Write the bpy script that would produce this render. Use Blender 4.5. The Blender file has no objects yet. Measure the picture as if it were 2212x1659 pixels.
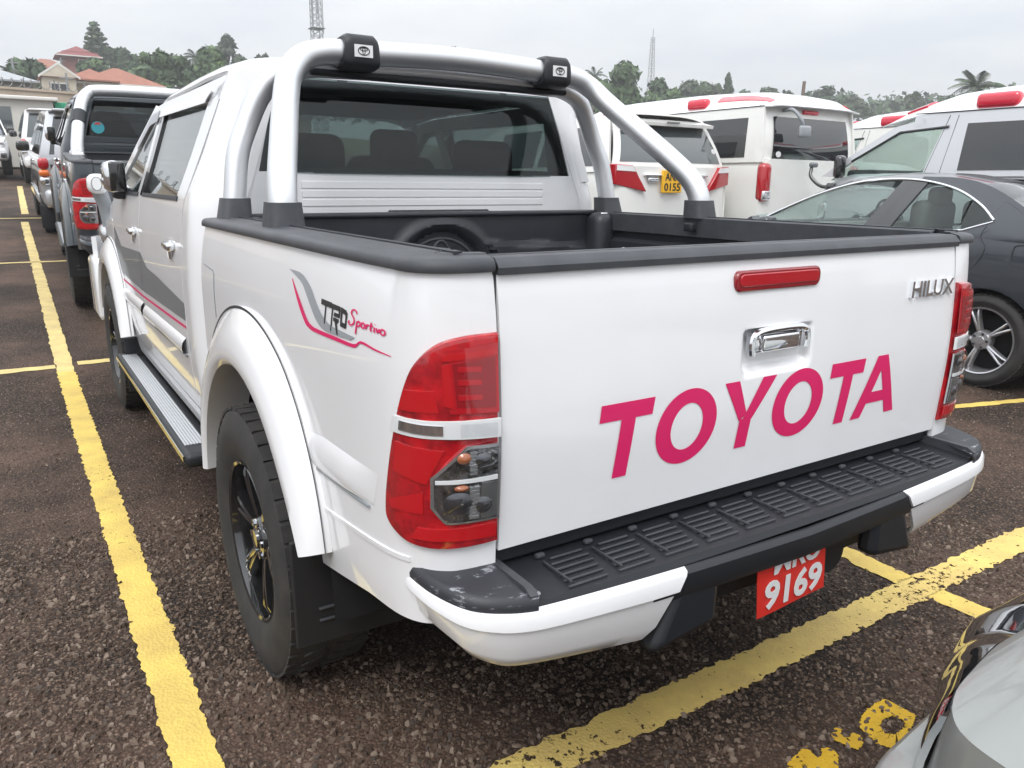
import bpy, bmesh, math, random
import numpy as np
from mathutils import Vector, Matrix
R = math.radians
rng = np.random.default_rng(7)
random.seed(7)
scene = bpy.context.scene
COL = scene.collection

# ------------------------------------------------------------------ camera
CAM = np.array([-1.3666, -1.0882, 1.3515]); YAW, PITCH, ROLL, FPX = .5707, .253, .0098, 1677.4
_f = np.array([math.sin(YAW)*math.cos(PITCH), math.cos(YAW)*math.cos(PITCH), -math.sin(PITCH)])
_r0 = np.array([math.cos(YAW), -math.sin(YAW), 0.]); _u0 = np.cross(_r0, _f)
_r = _r0*math.cos(ROLL)+_u0*math.sin(ROLL); _u = -_r0*math.sin(ROLL)+_u0*math.cos(ROLL)
cd = bpy.data.cameras.new('camera'); cd.sensor_width = 36; cd.lens = 36*FPX/2212
cd.clip_start = .05; cd.clip_end = 3000
cam = bpy.data.objects.new('camera', cd); COL.objects.link(cam)
cam.matrix_world = Matrix(((_r[0], _u[0], -_f[0], CAM[0]), (_r[1], _u[1], -_f[1], CAM[1]), (_r[2], _u[2], -_f[2], CAM[2]), (0, 0, 0, 1)))
scene.camera = cam

# ------------------------------------------------------------------ sky, sun, exposure
SUN_EL, SUN_AZ = 52, 228          # degrees; azimuth clockwise from +y
w = bpy.data.worlds.new('World'); scene.world = w; w.use_nodes = True
nt = w.node_tree; nt.nodes.clear()
def N(t, **k):
    n = nt.nodes.new(t)
    for a, v in k.items(): setattr(n, a, v)
    return n
out = N('ShaderNodeOutputWorld'); bg = N('ShaderNodeBackground'); bg.inputs['Strength'].default_value = .1
sky = N('ShaderNodeTexSky', sky_type='NISHITA'); sky.sun_disc = False
sky.sun_elevation = R(SUN_EL); sky.sun_rotation = R(SUN_AZ); sky.dust_density = 4; sky.air_density = 1.2
hs = N('ShaderNodeHueSaturation'); hs.inputs['Saturation'].default_value = .35
nt.links.new(sky.outputs[0], hs.inputs['Color'])
tc = N('ShaderNodeTexCoord'); sep = N('ShaderNodeSeparateXYZ'); nt.links.new(tc.outputs['Generated'], sep.inputs[0])
# stretched cloud deck: direction divided by height gives a flat layer overhead
mx = N('ShaderNodeMath', operation='MAXIMUM'); mx.inputs[1].default_value = 0; nt.links.new(sep.outputs['Z'], mx.inputs[0])
ad = N('ShaderNodeMath', operation='ADD'); ad.inputs[1].default_value = .12; nt.links.new(mx.outputs[0], ad.inputs[0])
dv = N('ShaderNodeVectorMath', operation='DIVIDE'); nt.links.new(tc.outputs['Generated'], dv.inputs[0])
cmb = N('ShaderNodeCombineXYZ'); cmb.inputs[2].default_value = 1
nt.links.new(ad.outputs[0], cmb.inputs[0]); nt.links.new(ad.outputs[0], cmb.inputs[1]); nt.links.new(cmb.outputs[0], dv.inputs[1])
nz = N('ShaderNodeTexNoise'); nz.inputs['Scale'].default_value = .9; nz.inputs['Detail'].default_value = 7; nz.inputs['Roughness'].default_value = .55
nt.links.new(dv.outputs[0], nz.inputs['Vector'])
cr_ = N('ShaderNodeValToRGB'); nt.links.new(nz.outputs['Fac'], cr_.inputs[0])
cr_.color_ramp.elements[0].position = .36; cr_.color_ramp.elements[0].color = (.70, .755, .83, 1)
cr_.color_ramp.elements[1].position = .62; cr_.color_ramp.elements[1].color = (.94, .955, .97, 1)
# overcast luminance law (1+2 sin h)/3, horizon to zenith
lum = N('ShaderNodeMath', operation='MULTIPLY_ADD'); nt.links.new(mx.outputs[0], lum.inputs[0]); lum.inputs[1].default_value = 14.0; lum.inputs[2].default_value = 7.6
sc = N('ShaderNodeVectorMath', operation='SCALE'); nt.links.new(cr_.outputs[0], sc.inputs[0]); nt.links.new(lum.outputs[0], sc.inputs['Scale'])
mixw = N('ShaderNodeMixRGB'); mixw.inputs[0].default_value = .88
nt.links.new(hs.outputs[0], mixw.inputs[1]); nt.links.new(sc.outputs[0], mixw.inputs[2])
nt.links.new(mixw.outputs[0], bg.inputs[0]); nt.links.new(bg.outputs[0], out.inputs[0])
sd = bpy.data.lights.new('sun', 'SUN'); sd.energy = 1.5; sd.angle = R(25); sd.color = (1, .97, .93)
sun = bpy.data.objects.new('sun', sd); COL.objects.link(sun)
_sv = Vector((math.sin(R(SUN_AZ))*math.cos(R(SUN_EL)), math.cos(R(SUN_AZ))*math.cos(R(SUN_EL)), math.sin(R(SUN_EL))))
sun.rotation_euler = _sv.to_track_quat('Z', 'Y').to_euler()
vs = scene.view_settings; vs.view_transform = 'Standard'; vs.look = 'None'; vs.gamma = 1; vs.exposure = 0.40; vs.use_curve_mapping = False

# ------------------------------------------------------------------ materials
M = {}
def pm(name, col, rough=.5, metal=0., coat=0., bump=None, var=None, spec=None, emit=None, alpha=None, coords='Object'):
    """Principled material; bump=(scale, strength, detail); var=(scale, other colour, amount)."""
    m = bpy.data.materials.new(name); m.use_nodes = True; t = m.node_tree; p = t.nodes['Principled BSDF']
    p.inputs['Base Color'].default_value = (*col, 1); p.inputs['Roughness'].default_value = rough; p.inputs['Metallic'].default_value = metal
    p.inputs['Coat Weight'].default_value = coat; p.inputs['Coat Roughness'].default_value = .04
    if spec is not None: p.inputs['Specular IOR Level'].default_value = spec
    L = t.links.new; tcn = t.nodes.new('ShaderNodeTexCoord')
    if var:
        n = t.nodes.new('ShaderNodeTexNoise'); n.inputs['Scale'].default_value = var[0]; n.inputs['Detail'].default_value = 6; n.inputs['Roughness'].default_value = .65
        L(tcn.outputs[coords], n.inputs['Vector'])
        rp = t.nodes.new('ShaderNodeValToRGB'); rp.color_ramp.elements[0].position = .35; rp.color_ramp.elements[1].position = .68
        rp.color_ramp.elements[0].color = (*col, 1); rp.color_ramp.elements[1].color = (*[a*(1-var[2])+b_*var[2] for a, b_ in zip(col, var[1])], 1)
        L(n.outputs['Fac'], rp.inputs[0]); L(rp.outputs[0], p.inputs['Base Color'])
    if bump:
        n = t.nodes.new('ShaderNodeTexNoise'); n.inputs['Scale'].default_value = bump[0]; n.inputs['Detail'].default_value = bump[2] if len(bump) > 2 else 4
        L(tcn.outputs[coords], n.inputs['Vector'])
        bn = t.nodes.new('ShaderNodeBump'); bn.inputs['Strength'].default_value = bump[1]; bn.inputs['Distance'].default_value = .004
        L(n.outputs['Fac'], bn.inputs['Height']); L(bn.outputs[0], p.inputs['Normal'])
    M[name] = m; return m
def glass(name, tint, refl=1.0, ior=1.5):
    m = bpy.data.materials.new(name); m.use_nodes = True; t = m.node_tree; t.nodes.clear()
    o = t.nodes.new('ShaderNodeOutputMaterial'); mixs = t.nodes.new('ShaderNodeMixShader'); tr = t.nodes.new('ShaderNodeBsdfTransparent'); gl = t.nodes.new('ShaderNodeBsdfGlossy')
    tr.inputs[0].default_value = (*tint, 1); gl.inputs['Roughness'].default_value = .01; gl.inputs[0].default_value = (refl, refl, refl, 1)
    lw = t.nodes.new('ShaderNodeLayerWeight'); pw = t.nodes.new('ShaderNodeMath'); pw.operation = 'POWER'; pw.inputs[1].default_value = 4.2; fr = t.nodes.new('ShaderNodeMath'); fr.operation = 'MULTIPLY_ADD'; fr.inputs[1].default_value = .9; fr.inputs[2].default_value = .035
    t.links.new(lw.outputs['Facing'], pw.inputs[0]); t.links.new(pw.outputs[0], fr.inputs[0]); t.links.new(fr.outputs[0], mixs.inputs[0]); t.links.new(tr.outputs[0], mixs.inputs[1]); t.links.new(gl.outputs[0], mixs.inputs[2]); t.links.new(mixs.outputs[0], o.inputs[0])
    M[name] = m; return m
pm('white_paint', (.83, .835, .85), .36, coat=1, bump=(5, .05, 2), var=(2.2, (.79, .79, .80), 1.))
pm('pale_silver', (.66, .67, .70), .34, metal=.25, coat=1)
pm('cream_paint', (.80, .80, .765), .38, coat=.9)
pm('dark_paint', (.035, .045, .055), .3, metal=.35, coat=1)
pm('grey_paint', (.032, .037, .046), .34, metal=.3, coat=.8)
pm('silver_paint', (.50, .51, .53), .3, metal=.6, coat=1)
pm('champagne_paint', (.30, .31, .295), .36, metal=.4, coat=.5)
pm('black_plastic', (.015, .017, .021), .48, bump=(900, .12))
pm('grey_plastic', (.042, .045, .052), .46, bump=(700, .25), var=(9, (.07, .074, .082), .8))
pm('flap_rubber', (.010, .010, .011), .7)
pm('lens_red_mid', (.48, .007, .012), .10, coat=1)
pm('bulb_amber', (.42, .13, .05), .25, coat=1)
pm('liner_plastic', (.018, .020, .025), .42, bump=(300, .2), var=(6, (.03, .033, .04), .8))
pm('rubber', (.022, .022, .023), .75, bump=(400, .2), var=(14, (.05, .045, .04), .7))
pm('dark_void', (.006, .006, .007), .9)
pm('interior', (.06, .063, .066), .8)
pm('interior_light', (.30, .30, .28), .8)
pm('dark_chrome', (.40, .41, .43), .04, metal=1)
pm('chrome', (.85, .86, .88), .06, metal=1)
pm('brushed_alu', (.74, .75, .765), .46, metal=1, bump=(220, .05))
pm('board_alu', (.62, .63, .65), .38, metal=.85, bump=(300, .1))
pm('satin_alloy', (.60, .60, .62), .3, metal=.8)
pm('gloss_black', (.012, .012, .013), .12, coat=1)
pm('machined', (.62, .60, .52), .16, metal=1)
pm('lens_red', (.42, .006, .014), .12, coat=1)
pm('lens_red_deep', (.26, .006, .012), .14, coat=1)
pm('lens_red_bright', (.80, .022, .018), .15, coat=1)
pm('lens_amber', (.75, .16, .02), .2, coat=1)
pm('reflector', (.72, .73, .75), .12, metal=.9)
pm('reflector_dark', (.10, .10, .11), .15, metal=.7, coat=1)
pm('bowl_chrome', (.42, .42, .43), .10, metal=.9, bump=(70, 1.0, 2), var=(45, (.03, .03, .03), 1.))
pm('magenta', (.66, .018, .125), .45, coat=.1, spec=.25)
pm('decal_grey', (.30, .32, .34), .4, coat=.3)
pm('decal_dark', (.16, .17, .18), .4, coat=.3)
pm('decal_black', (.02, .02, .022), .4)
pm('plate_red', (.72, .035, .025), .4)
pm('plate_yellow', (.85, .46, .02), .4)
pm('plate_white', (.78, .78, .78), .45)
pm('sticker_white', (.8, .8, .8), .5)
pm('beacon_red', (.66, .02, .05), .15, coat=1)
pm('seam', (.035, .037, .04), .6)
glass('clear_lens', (.93, .94, .95))
glass('side_glass', (.68, .73, .71))
glass('tinted_glass', (.40, .46, .46))
pm('lamp_red', (.22, .004, .010), .10, coat=1, bump=(30, .5, 1), var=(26, (.56, .008, .014), 1.))
glass('privacy_glass', (.30, .33, .34))
glass('pale_glass', (.86, .91, .89))
# scuffed step caps: worn pale scratches on grey plastic
m = pm('scuffed_plastic', (.055, .058, .065), .5); t = m.node_tree; p = t.nodes['Principled BSDF']
tcn = t.nodes.new('ShaderNodeTexCoord'); mp = t.nodes.new('ShaderNodeMapping'); mp.inputs['Scale'].default_value = (18, 34, 120)
n = t.nodes.new('ShaderNodeTexNoise'); n.inputs['Scale'].default_value = 1; n.inputs['Detail'].default_value = 8; n.inputs['Roughness'].default_value = .75
rp = t.nodes.new('ShaderNodeValToRGB'); rp.color_ramp.elements[0].position = .575; rp.color_ramp.elements[0].color = (.028, .030, .036, 1); rp.color_ramp.elements[1].position = .635; rp.color_ramp.elements[1].color = (.27, .28, .30, 1)
t.links.new(tcn.outputs['Object'], mp.inputs[0]); t.links.new(mp.outputs[0], n.inputs['Vector']); t.links.new(n.outputs['Fac'], rp.inputs[0]); t.links.new(rp.outputs[0], p.inputs['Base Color'])

# ------------------------------------------------------------------ mesh helpers
def link(o, parent=None):
    COL.objects.link(o)
    if parent is not None: o.parent = parent
    return o
def tag(o, label, cat, group=None, kind=None):
    if kind: o['kind'] = kind
    if label: o['label'] = label
    if cat: o['category'] = cat
    if group: o['group'] = group
    return o
def empty(name, loc=(0, 0, 0), rz=0, rx=0, scale=1):
    o = bpy.data.objects.new(name, None); o.empty_display_size = .1; o.location = loc; o.rotation_euler = (rx, 0, rz); o.scale = (scale,)*3
    COL.objects.link(o); return o
class MB:
    def __init__(s): s.v = []; s.f = []
    def add(s, V, F):
        k = len(s.v); s.v.extend([tuple(map(float, q)) for q in V]); s.f.extend([tuple(i+k for i in q) for q in F]); return s
    def grid(s, P, closed_u=False, closed_v=False):
        P = np.asarray(P, float); n, m_ = P.shape[:2]; F = []
        for i in range(n if closed_u else n-1):
            for j in range(m_ if closed_v else m_-1):
                a, b_ = i, (i+1) % n; c, d = j, (j+1) % m_
                F.append((a*m_+c, b_*m_+c, b_*m_+d, a*m_+d))
        return s.add(P.reshape(-1, 3), F)
    def slab(s, P, th, out):
        """open grid P thickened by th away from direction out"""
        P = np.asarray(P, float); du = np.gradient(P, axis=0); dv_ = np.gradient(P, axis=1)
        nn = np.cross(du, dv_); l = np.linalg.norm(nn, axis=2, keepdims=True); nn = nn/np.maximum(l, 1e-9)
        flip = (nn.reshape(-1, 3) @ np.asarray(out, float)).sum() < 0
        if flip: nn = -nn
        Q = P-nn*th; n, m_ = P.shape[:2]; k = n*m_; F = []
        idx = lambda i, j, o=0: o+i*m_+j
        for i in range(n-1):
            for j in range(m_-1):
                q = (idx(i, j), idx(i+1, j), idx(i+1, j+1), idx(i, j+1)); q2 = tuple(a+k for a in q[::-1])
                F += [q[::-1], q2[::-1]] if flip else [q, q2]
        B = [(i, 0) for i in range(n)]+[(n-1, j) for j in range(1, m_)]+[(i, m_-1) for i in range(n-2, -1, -1)]+[(0, j) for j in range(m_-2, 0, -1)]
        for a, b_ in zip(B, B[1:]+B[:1]):
            q = (idx(*a), idx(*a, k), idx(*b_, k), idx(*b_)); F.append(q[::-1] if flip else q)
        return s.add(np.concatenate([P.reshape(-1, 3), Q.reshape(-1, 3)]), F)
    def box(s, c, d, rot=None):
        V = np.array([(x, y, z) for x in (-.5, .5) for y in (-.5, .5) for z in (-.5, .5)])*np.array(d)
        if rot is not None: V = V @ np.array(rot).T
        return s.add(V+np.array(c), [(0, 1, 3, 2), (4, 6, 7, 5), (0, 4, 5, 1), (2, 3, 7, 6), (0, 2, 6, 4), (1, 5, 7, 3)])
    def rbox(s, c, d, r=.02, n=3):
        """box with rounded corners all round (superellipsoid rings)"""
        hx, hy, hz = np.array(d)/2; r = min(r, hx*.99, hy*.99, hz*.99); rings = []
        prof = [(math.sin(a)*r-r, math.cos(a)*r-r) for a in np.linspace(0, math.pi/2, n+1)]
        levels = [(o, hz+z) for o, z in prof]+[(o, -hz-z) for o, z in prof[::-1]]
        for o, z in levels:
            ring = []
            for q, (sx, sy) in enumerate(((1, 1), (-1, 1), (-1, -1), (1, -1))):
                for a in np.linspace(0, math.pi/2, n+1):
                    an = a+q*math.pi/2; rr = r+o
                    ring.append((sx*(hx-r)+math.cos(an)*max(rr, 1e-4), sy*(hy-r)+math.sin(an)*max(rr, 1e-4), z))
            rings.append(ring)
        P = np.array(rings)+np.array(c); k = len(s.v); s.grid(P, closed_v=True); m_ = P.shape[1]
        s.f.append(tuple(k+j for j in range(m_))); s.f.append(tuple(k+(len(rings)-1)*m_+j for j in range(m_))[::-1]); return s
    def tube(s, path, r, n=12, cap=True):
        P = np.asarray(path, float); T = np.gradient(P, axis=0); T /= np.maximum(np.linalg.norm(T, axis=1, keepdims=True), 1e-9)
        up = np.array([0, 0, 1.]) if abs(T[0][2]) < .9 else np.array([0, 1., 0]); a = np.cross(T[0], up); a /= np.linalg.norm(a)
        rr = np.broadcast_to(np.asarray(r, float), (len(P),)); rings = []
        for p_, t_, q in zip(P, T, rr):
            a = a-t_*(a@t_); a /= np.linalg.norm(a); b_ = np.cross(t_, a)
            rings.append([p_+q*(a*math.cos(x)+b_*math.sin(x)) for x in np.linspace(0, 2*math.pi, n, endpoint=False)])
        k = len(s.v); s.grid(rings, closed_v=True)
        if cap: s.f.append(tuple(k+j for j in range(n))[::-1]); s.f.append(tuple(k+(len(P)-1)*n+j for j in range(n)))
        return s
    def revolve(s, prof, n=48, c=(0, 0, 0)):
        """profile (x, r) about the x axis"""
        P = [[(x+c[0], c[1]+r*math.cos(a), c[2]+r*math.sin(a)) for x, r in prof] for a in np.linspace(0, 2*math.pi, n, endpoint=False)]
        return s.grid(P, closed_u=True)
    def prism(s, poly, fn0, fn1):
        """polygon (a,b) between two mappings"""
        n = len(poly); V = [fn0(*q) for q in poly]+[fn1(*q) for q in poly]
        return s.add(V, [tuple(range(n))[::-1], tuple(range(n, 2*n))]+[(i, (i+1) % n, n+(i+1) % n, n+i) for i in range(n)])
    def mirror(s):
        k = MB(); k.v = [(-x, y, z) for x, y, z in s.v]; k.f = [q[::-1] for q in s.f]; return k
    def build(s, name, mat, parent=None, smooth=True, angle=38, bevel=0):
        me = bpy.data.meshes.new(name); me.from_pydata(s.v, [], s.f); me.validate(); me.materials.append(M[mat] if isinstance(mat, str) else mat)
        if smooth:
            me.polygons.foreach_set('use_smooth', [True]*len(me.polygons)); me.set_sharp_from_angle(angle=R(angle))
        o = bpy.data.objects.new(name, me); link(o, parent)
        if bevel:
            b_ = o.modifiers.new('bevel', 'BEVEL'); b_.width = bevel; b_.segments = 2; b_.limit_method = 'ANGLE'; b_.angle_limit = R(40)
        return o
def rs(poly, n):
    """resample a polyline to n+1 points"""
    P = np.asarray(poly, float)
    if len(P) == 1: return np.repeat(P, n+1, 0)
    d = np.r_[0, np.cumsum(np.linalg.norm(np.diff(P, axis=0), axis=1))]; t_ = np.linspace(0, d[-1], n+1)
    return np.stack([np.interp(t_, d, P[:, k]) for k in range(P.shape[1])], 1)
def spl(P, n=10):
    """Catmull-Rom through points"""
    P = np.asarray(P, float); P = np.vstack([2*P[0]-P[1], P, 2*P[-1]-P[-2]]); o = []
    for i in range(1, len(P)-2):
        a, b_, c, d = P[i-1:i+3]
        for k in range(n):
            t_ = k/n; o.append(.5*(2*b_+(-a+c)*t_+(2*a-5*b_+4*c-d)*t_*t_+(-a+3*b_-3*c+d)*t_**3))
    o.append(P[-2]); return np.array(o)
def ruled(lo, hi, n, m_, fn):
    """grid between two 2-D polylines mapped by fn"""
    A, B = rs(lo, n), rs(hi, n)
    return np.array([[fn(*(a*(1-j/m_)+b_*(j/m_))) for j in range(m_+1)] for a, b_ in zip(A, B)])
def text_mesh(body, size=1., ext=0., shear=0., bold=0., align='LEFT'):
    cu = bpy.data.curves.new('lettering', 'FONT'); cu.body = body; cu.size = size; cu.extrude = ext; cu.shear = shear; cu.offset = bold; cu.align_x = align; cu.resolution_u = 3
    o = bpy.data.objects.new('lettering', cu); COL.objects.link(o); dg = bpy.context.evaluated_depsgraph_get()
    me = bpy.data.meshes.new_from_object(o.evaluated_get(dg)); bpy.data.objects.remove(o); bpy.data.curves.remove(cu)
    V = np.array([v.co[:] for v in me.vertices]); F = [tuple(p_.vertices) for p_ in me.polygons]; bpy.data.meshes.remove(me); return V, F
def text_fit(body, fn, x0, x1, z0, z1, ext, name, mat, parent, shear=0., bold=0.):
    """text scaled into the box x0..x1, z0..z1 and mapped by fn(a, b, depth)"""
    V, F = text_mesh(body, 1., .5, shear, bold); mn, mxx = V.min(0), V.max(0)
    a = x0+(V[:, 0]-mn[0])/(mxx[0]-mn[0])*(x1-x0); b_ = z0+(V[:, 1]-mn[1])/(mxx[1]-mn[1])*(z1-z0); d = (V[:, 2]+.5)*ext
    return MB().add([fn(p_, q, s_) for p_, q, s_ in zip(a, b_, d)], F).build(name, mat, parent, smooth=False)
def ell(cx, cz, rx, rz, n=24): return [(cx+rx*math.cos(a), cz+rz*math.sin(a)) for a in np.linspace(0, 2*math.pi, n, endpoint=False)]
def at(px, py, depth):
    """world point seen at that place of the 2212 px picture, depth metres ahead (used for far background only)"""
    return CAM+depth*(_f+_r*(px-1106)/FPX-_u*(py-829.5)/FPX)

# ------------------------------------------------------------------ terrain
def sp(d, k=.5): return (d+math.sqrt(d*d+k*k))/2
def T(x, y):
    z = .062*(sp(y-4.2)-sp(y-44, 4))+.045*(sp(x-5.4)-sp(x-30, 4))
    far = sp(y-52, 6); z += .11*(far-sp(y-130, 20))*(1/(1+math.exp((x-45)/14)))
    return z-TZ0
def Ta(x, y):
    sq = lambda d, k=.5: (d+np.sqrt(d*d+k*k))/2
    z = .062*(sq(y-4.2)-sq(y-44, 4))+.045*(sq(x-5.4)-sq(x-30, 4)); far = sq(y-52, 6)
    return z+.11*(far-sq(y-130, 20))*(1/(1+np.exp(np.clip((x-45)/14, -30, 30))))-TZ0
TZ0 = 0.; TZ0 = T(0, 0)
# ------------------------------------------------------------------ ground
def asphalt():
    m = bpy.data.materials.new('asphalt'); m.use_nodes = True; t = m.node_tree; p = t.nodes['Principled BSDF']; L = t.links.new
    tcn = t.nodes.new('ShaderNodeTexCoord'); ob = tcn.outputs['Object']
    def noise(sc_, det=5, ro=.6):
        n = t.nodes.new('ShaderNodeTexNoise'); n.inputs['Scale'].default_value = sc_; n.inputs['Detail'].default_value = det; n.inputs['Roughness'].default_value = ro; L(ob, n.inputs['Vector']); return n
    def ramp(src, *st):
        r_ = t.nodes.new('ShaderNodeValToRGB'); e = r_.color_ramp.elements
        while len(e) < len(st): e.new(.5)
        for q, (pos, c) in zip(e, st): q.position = pos; q.color = (*c, 1)
        L(src, r_.inputs[0]); return r_
    vo = t.nodes.new('ShaderNodeTexVoronoi'); vo.inputs['Scale'].default_value = 105; L(ob, vo.inputs['Vector'])
    sepc = t.nodes.new('ShaderNodeSeparateColor'); L(vo.outputs['Color'], sepc.inputs[0])
    chips = ramp(sepc.outputs[0], (.0, (.044, .026, .016)), (.5, (.094, .059, .039)), (.82, (.155, .104, .073)), (1., (.25, .18, .135)))
    edge = ramp(vo.outputs['Distance'], (.25, (1, 1, 1)), (.58, (.16, .15, .14)))
    mul = t.nodes.new('ShaderNodeMixRGB'); mul.blend_type = 'MULTIPLY'; mul.inputs[0].default_value = 1; L(chips.outputs[0], mul.inputs[1]); L(edge.outputs[0], mul.inputs[2])
    big = ramp(noise(1.1, 6).outputs['Fac'], (.42, (0, 0, 0)), (.66, (1, 1, 1)))
    dust = t.nodes.new('ShaderNodeMixRGB'); dust.inputs[2].default_value = (.145, .090, .066, 1); L(mul.outputs[0], dust.inputs[1])
    sc_ = t.nodes.new('ShaderNodeMath'); sc_.operation = 'MULTIPLY'; sc_.inputs[1].default_value = .55; L(big.outputs[0], sc_.inputs[0]); L(sc_.outputs[0], dust.inputs[0])
    stn = ramp(noise(.55, 7, .62).outputs['Fac'], (.36, (.62, .60, .60)), (.52, (1, 1, 1)), (.68, (1.12, 1.08, 1.05))); st2 = t.nodes.new('ShaderNodeMixRGB'); st2.blend_type = 'MULTIPLY'; st2.inputs[0].default_value = 1; L(dust.outputs[0], st2.inputs[1]); L(stn.outputs[0], st2.inputs[2])
    L(st2.outputs[0], p.inputs['Base Color']); p.inputs['Roughness'].default_value = .82; p.inputs['Specular IOR Level'].default_value = .35
    b1 = t.nodes.new('ShaderNodeBump'); b1.inputs['Strength'].default_value = .9; b1.inputs['Distance'].default_value = .006; b1.invert = True; L(vo.outputs['Distance'], b1.inputs['Height'])
    b2 = t.nodes.new('ShaderNodeBump'); b2.inputs['Strength'].default_value = .5; b2.inputs['Distance'].default_value = .004; L(noise(60, 6).outputs['Fac'], b2.inputs['Height']); L(b1.outputs[0], b2.inputs['Normal']); L(b2.outputs[0], p.inputs['Normal'])
    M['asphalt'] = m
asphalt()
pm('hill_ground', (.07, .085, .04), .95, var=(.15, (.16, .12, .07), .8))
xs = np.r_[np.linspace(-200, -12, 14), np.linspace(-9, 20, 59), np.linspace(24, 60, 10), np.linspace(75, 300, 12)]
ys = np.r_[np.linspace(-60, -6, 8), np.linspace(-4, 20, 61), np.linspace(21, 46, 26)]
X, Y = np.meshgrid(xs, ys, indexing='ij'); ground = MB().grid(np.dstack([X, Y, Ta(X, Y)])).build('ground', 'asphalt'); tag(ground, 'dark brown chipped asphalt of the car park', 'ground', kind='structure')
ys = np.r_[np.linspace(46, 140, 32), np.linspace(150, 420, 10)]; X, Y = np.meshgrid(xs*1.6, ys, indexing='ij')
hl = MB().grid(np.dstack([X, Y, Ta(X, Y)])).build('hillside', 'hill_ground'); tag(hl, 'green hillside beyond the car park wall', 'hill', kind='structure')

# painted lines with ragged edges, worn through in places
def line_mat(name, col, wear):
    m = pm(name, col, .7, var=(5, (col[0]*.72, col[1]*.68, col[2]*.8), 1.)); t = m.node_tree; L = t.links.new; p = t.nodes['Principled BSDF']; o = t.nodes['Material Output']
    tcn = t.nodes.new('ShaderNodeTexCoord'); a = t.nodes.new('ShaderNodeTexNoise'); a.inputs['Scale'].default_value = 42; a.inputs['Detail'].default_value = 6; a.inputs['Roughness'].default_value = .7
    b_ = t.nodes.new('ShaderNodeTexNoise'); b_.inputs['Scale'].default_value = 1.3; L(tcn.outputs['Object'], a.inputs['Vector']); L(tcn.outputs['Object'], b_.inputs['Vector'])
    s_ = t.nodes.new('ShaderNodeMath'); s_.operation = 'MULTIPLY_ADD'; s_.inputs[1].default_value = .45; L(b_.outputs['Fac'], s_.inputs[0]); L(a.outputs['Fac'], s_.inputs[2])
    g = t.nodes.new('ShaderNodeMath'); g.operation = 'GREATER_THAN'; g.inputs[1].default_value = wear; L(s_.outputs[0], g.inputs[0])
    tr = t.nodes.new('ShaderNodeBsdfTransparent'); mx_ = t.nodes.new('ShaderNodeMixShader'); L(g.outputs[0], mx_.inputs[0]); L(p.outputs[0], mx_.inputs[1]); L(tr.outputs[0], mx_.inputs[2]); L(mx_.outputs[0], o.inputs[0])
    bn = t.nodes.new('ShaderNodeBump'); bn.inputs['Strength'].default_value = .6; bn.inputs['Distance'].default_value = .003; vo = t.nodes.new('ShaderNodeTexVoronoi'); vo.inputs['Scale'].default_value = 105
    L(tcn.outputs['Object'], vo.inputs['Vector']); L(vo.outputs['Distance'], bn.inputs['Height']); L(bn.outputs[0], p.inputs['Normal'])
line_mat('line_yellow', (.78, .58, .135), .915); line_mat('line_worn', (.76, .57, .17), .82); line_mat('paint_deep_yellow', (.76, .47, .02), .90); line_mat('line_pale', (.70, .56, .22), .95)
LINES = []
def paint(a, b_, width, mat, label, step=.012, rag=.006):
    a, b_ = np.array(a, float), np.array(b_, float); d = b_-a; ln = np.hypot(*d); d /= ln; nn = np.array([-d[1], d[0]]); n = int(ln/step)+2
    LINES.append((a, d, nn, ln, width)); P = []
    w1 = rng.normal(0, 1, n); w2 = rng.normal(0, 1, n); ker = np.ones(3)/3
    sl = np.cumsum(rng.normal(0, .0003, n)); sl -= np.linspace(sl[0], sl[-1], n)
    w1 = np.convolve(w1, ker, 'same')*rag+sl*.5; w2 = np.convolve(w2, ker, 'same')*rag-sl*.5
    for i in range(n):
        q = a+d*ln*i/(n-1); P.append([(*(q+nn*o), T(*(q+nn*o))+.004) for o in (-width/2+w1[i], -width/4, 0, width/4, width/2+w2[i])])
    o = MB().grid(P).build('parking_line', mat); return tag(o, label, 'road marking', 'yellow parking lines')
paint((-1.146, -1.2), (-1.145, 5.02), .108, 'line_yellow', 'long yellow bay line along the white pickup\'s left wheels', .010)
paint((-1.145, 5.0), (-1.10, 14.6), .11, 'line_pale', 'yellow bay line beside the dark pickup, continuing up the slope', .03)
paint((-1.05, 15.9), (-.95, 23), .118, 'line_pale', 'far yellow bay line up the slope past a gap', .05)
paint((-1.085, .198), (3.9, .206), .116, 'line_worn', 'worn yellow line across the end of the bay behind the tailgate', .010, .008)
paint((1.155, .252), (1.19, .9), .10, 'line_yellow', 'short yellow stub leading under the white pickup\'s rear corner', .01)
paint((1.155, .152), (1.225, -.95), .10, 'line_yellow', 'short yellow stub in front of the silver car', .01)
paint((-4, 5.16), (-1.2, 5.16), .10, 'line_pale', 'thin yellow cross line left of the long bay line, ahead of the white pickup', .03)
paint((-1.06, 5.19), (1.1, 5.19), .10, 'line_pale', 'thin yellow cross line between white pickup and dark pickup', .03)
paint((-4, 10.1), (1.1, 10.1), .09, 'line_pale', 'thin yellow cross line beside the dark pickup\'s front wheel', .05)
paint((-4, 15.2), (1.1, 15.2), .09, 'line_pale', 'thin yellow cross line beside the silver four-wheel drive', .08)
paint((3.45, 1.42), (5.6, .82), .07, 'line_yellow', 'narrow yellow line beside the grey sedan\'s rear wheel', .02)
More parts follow.
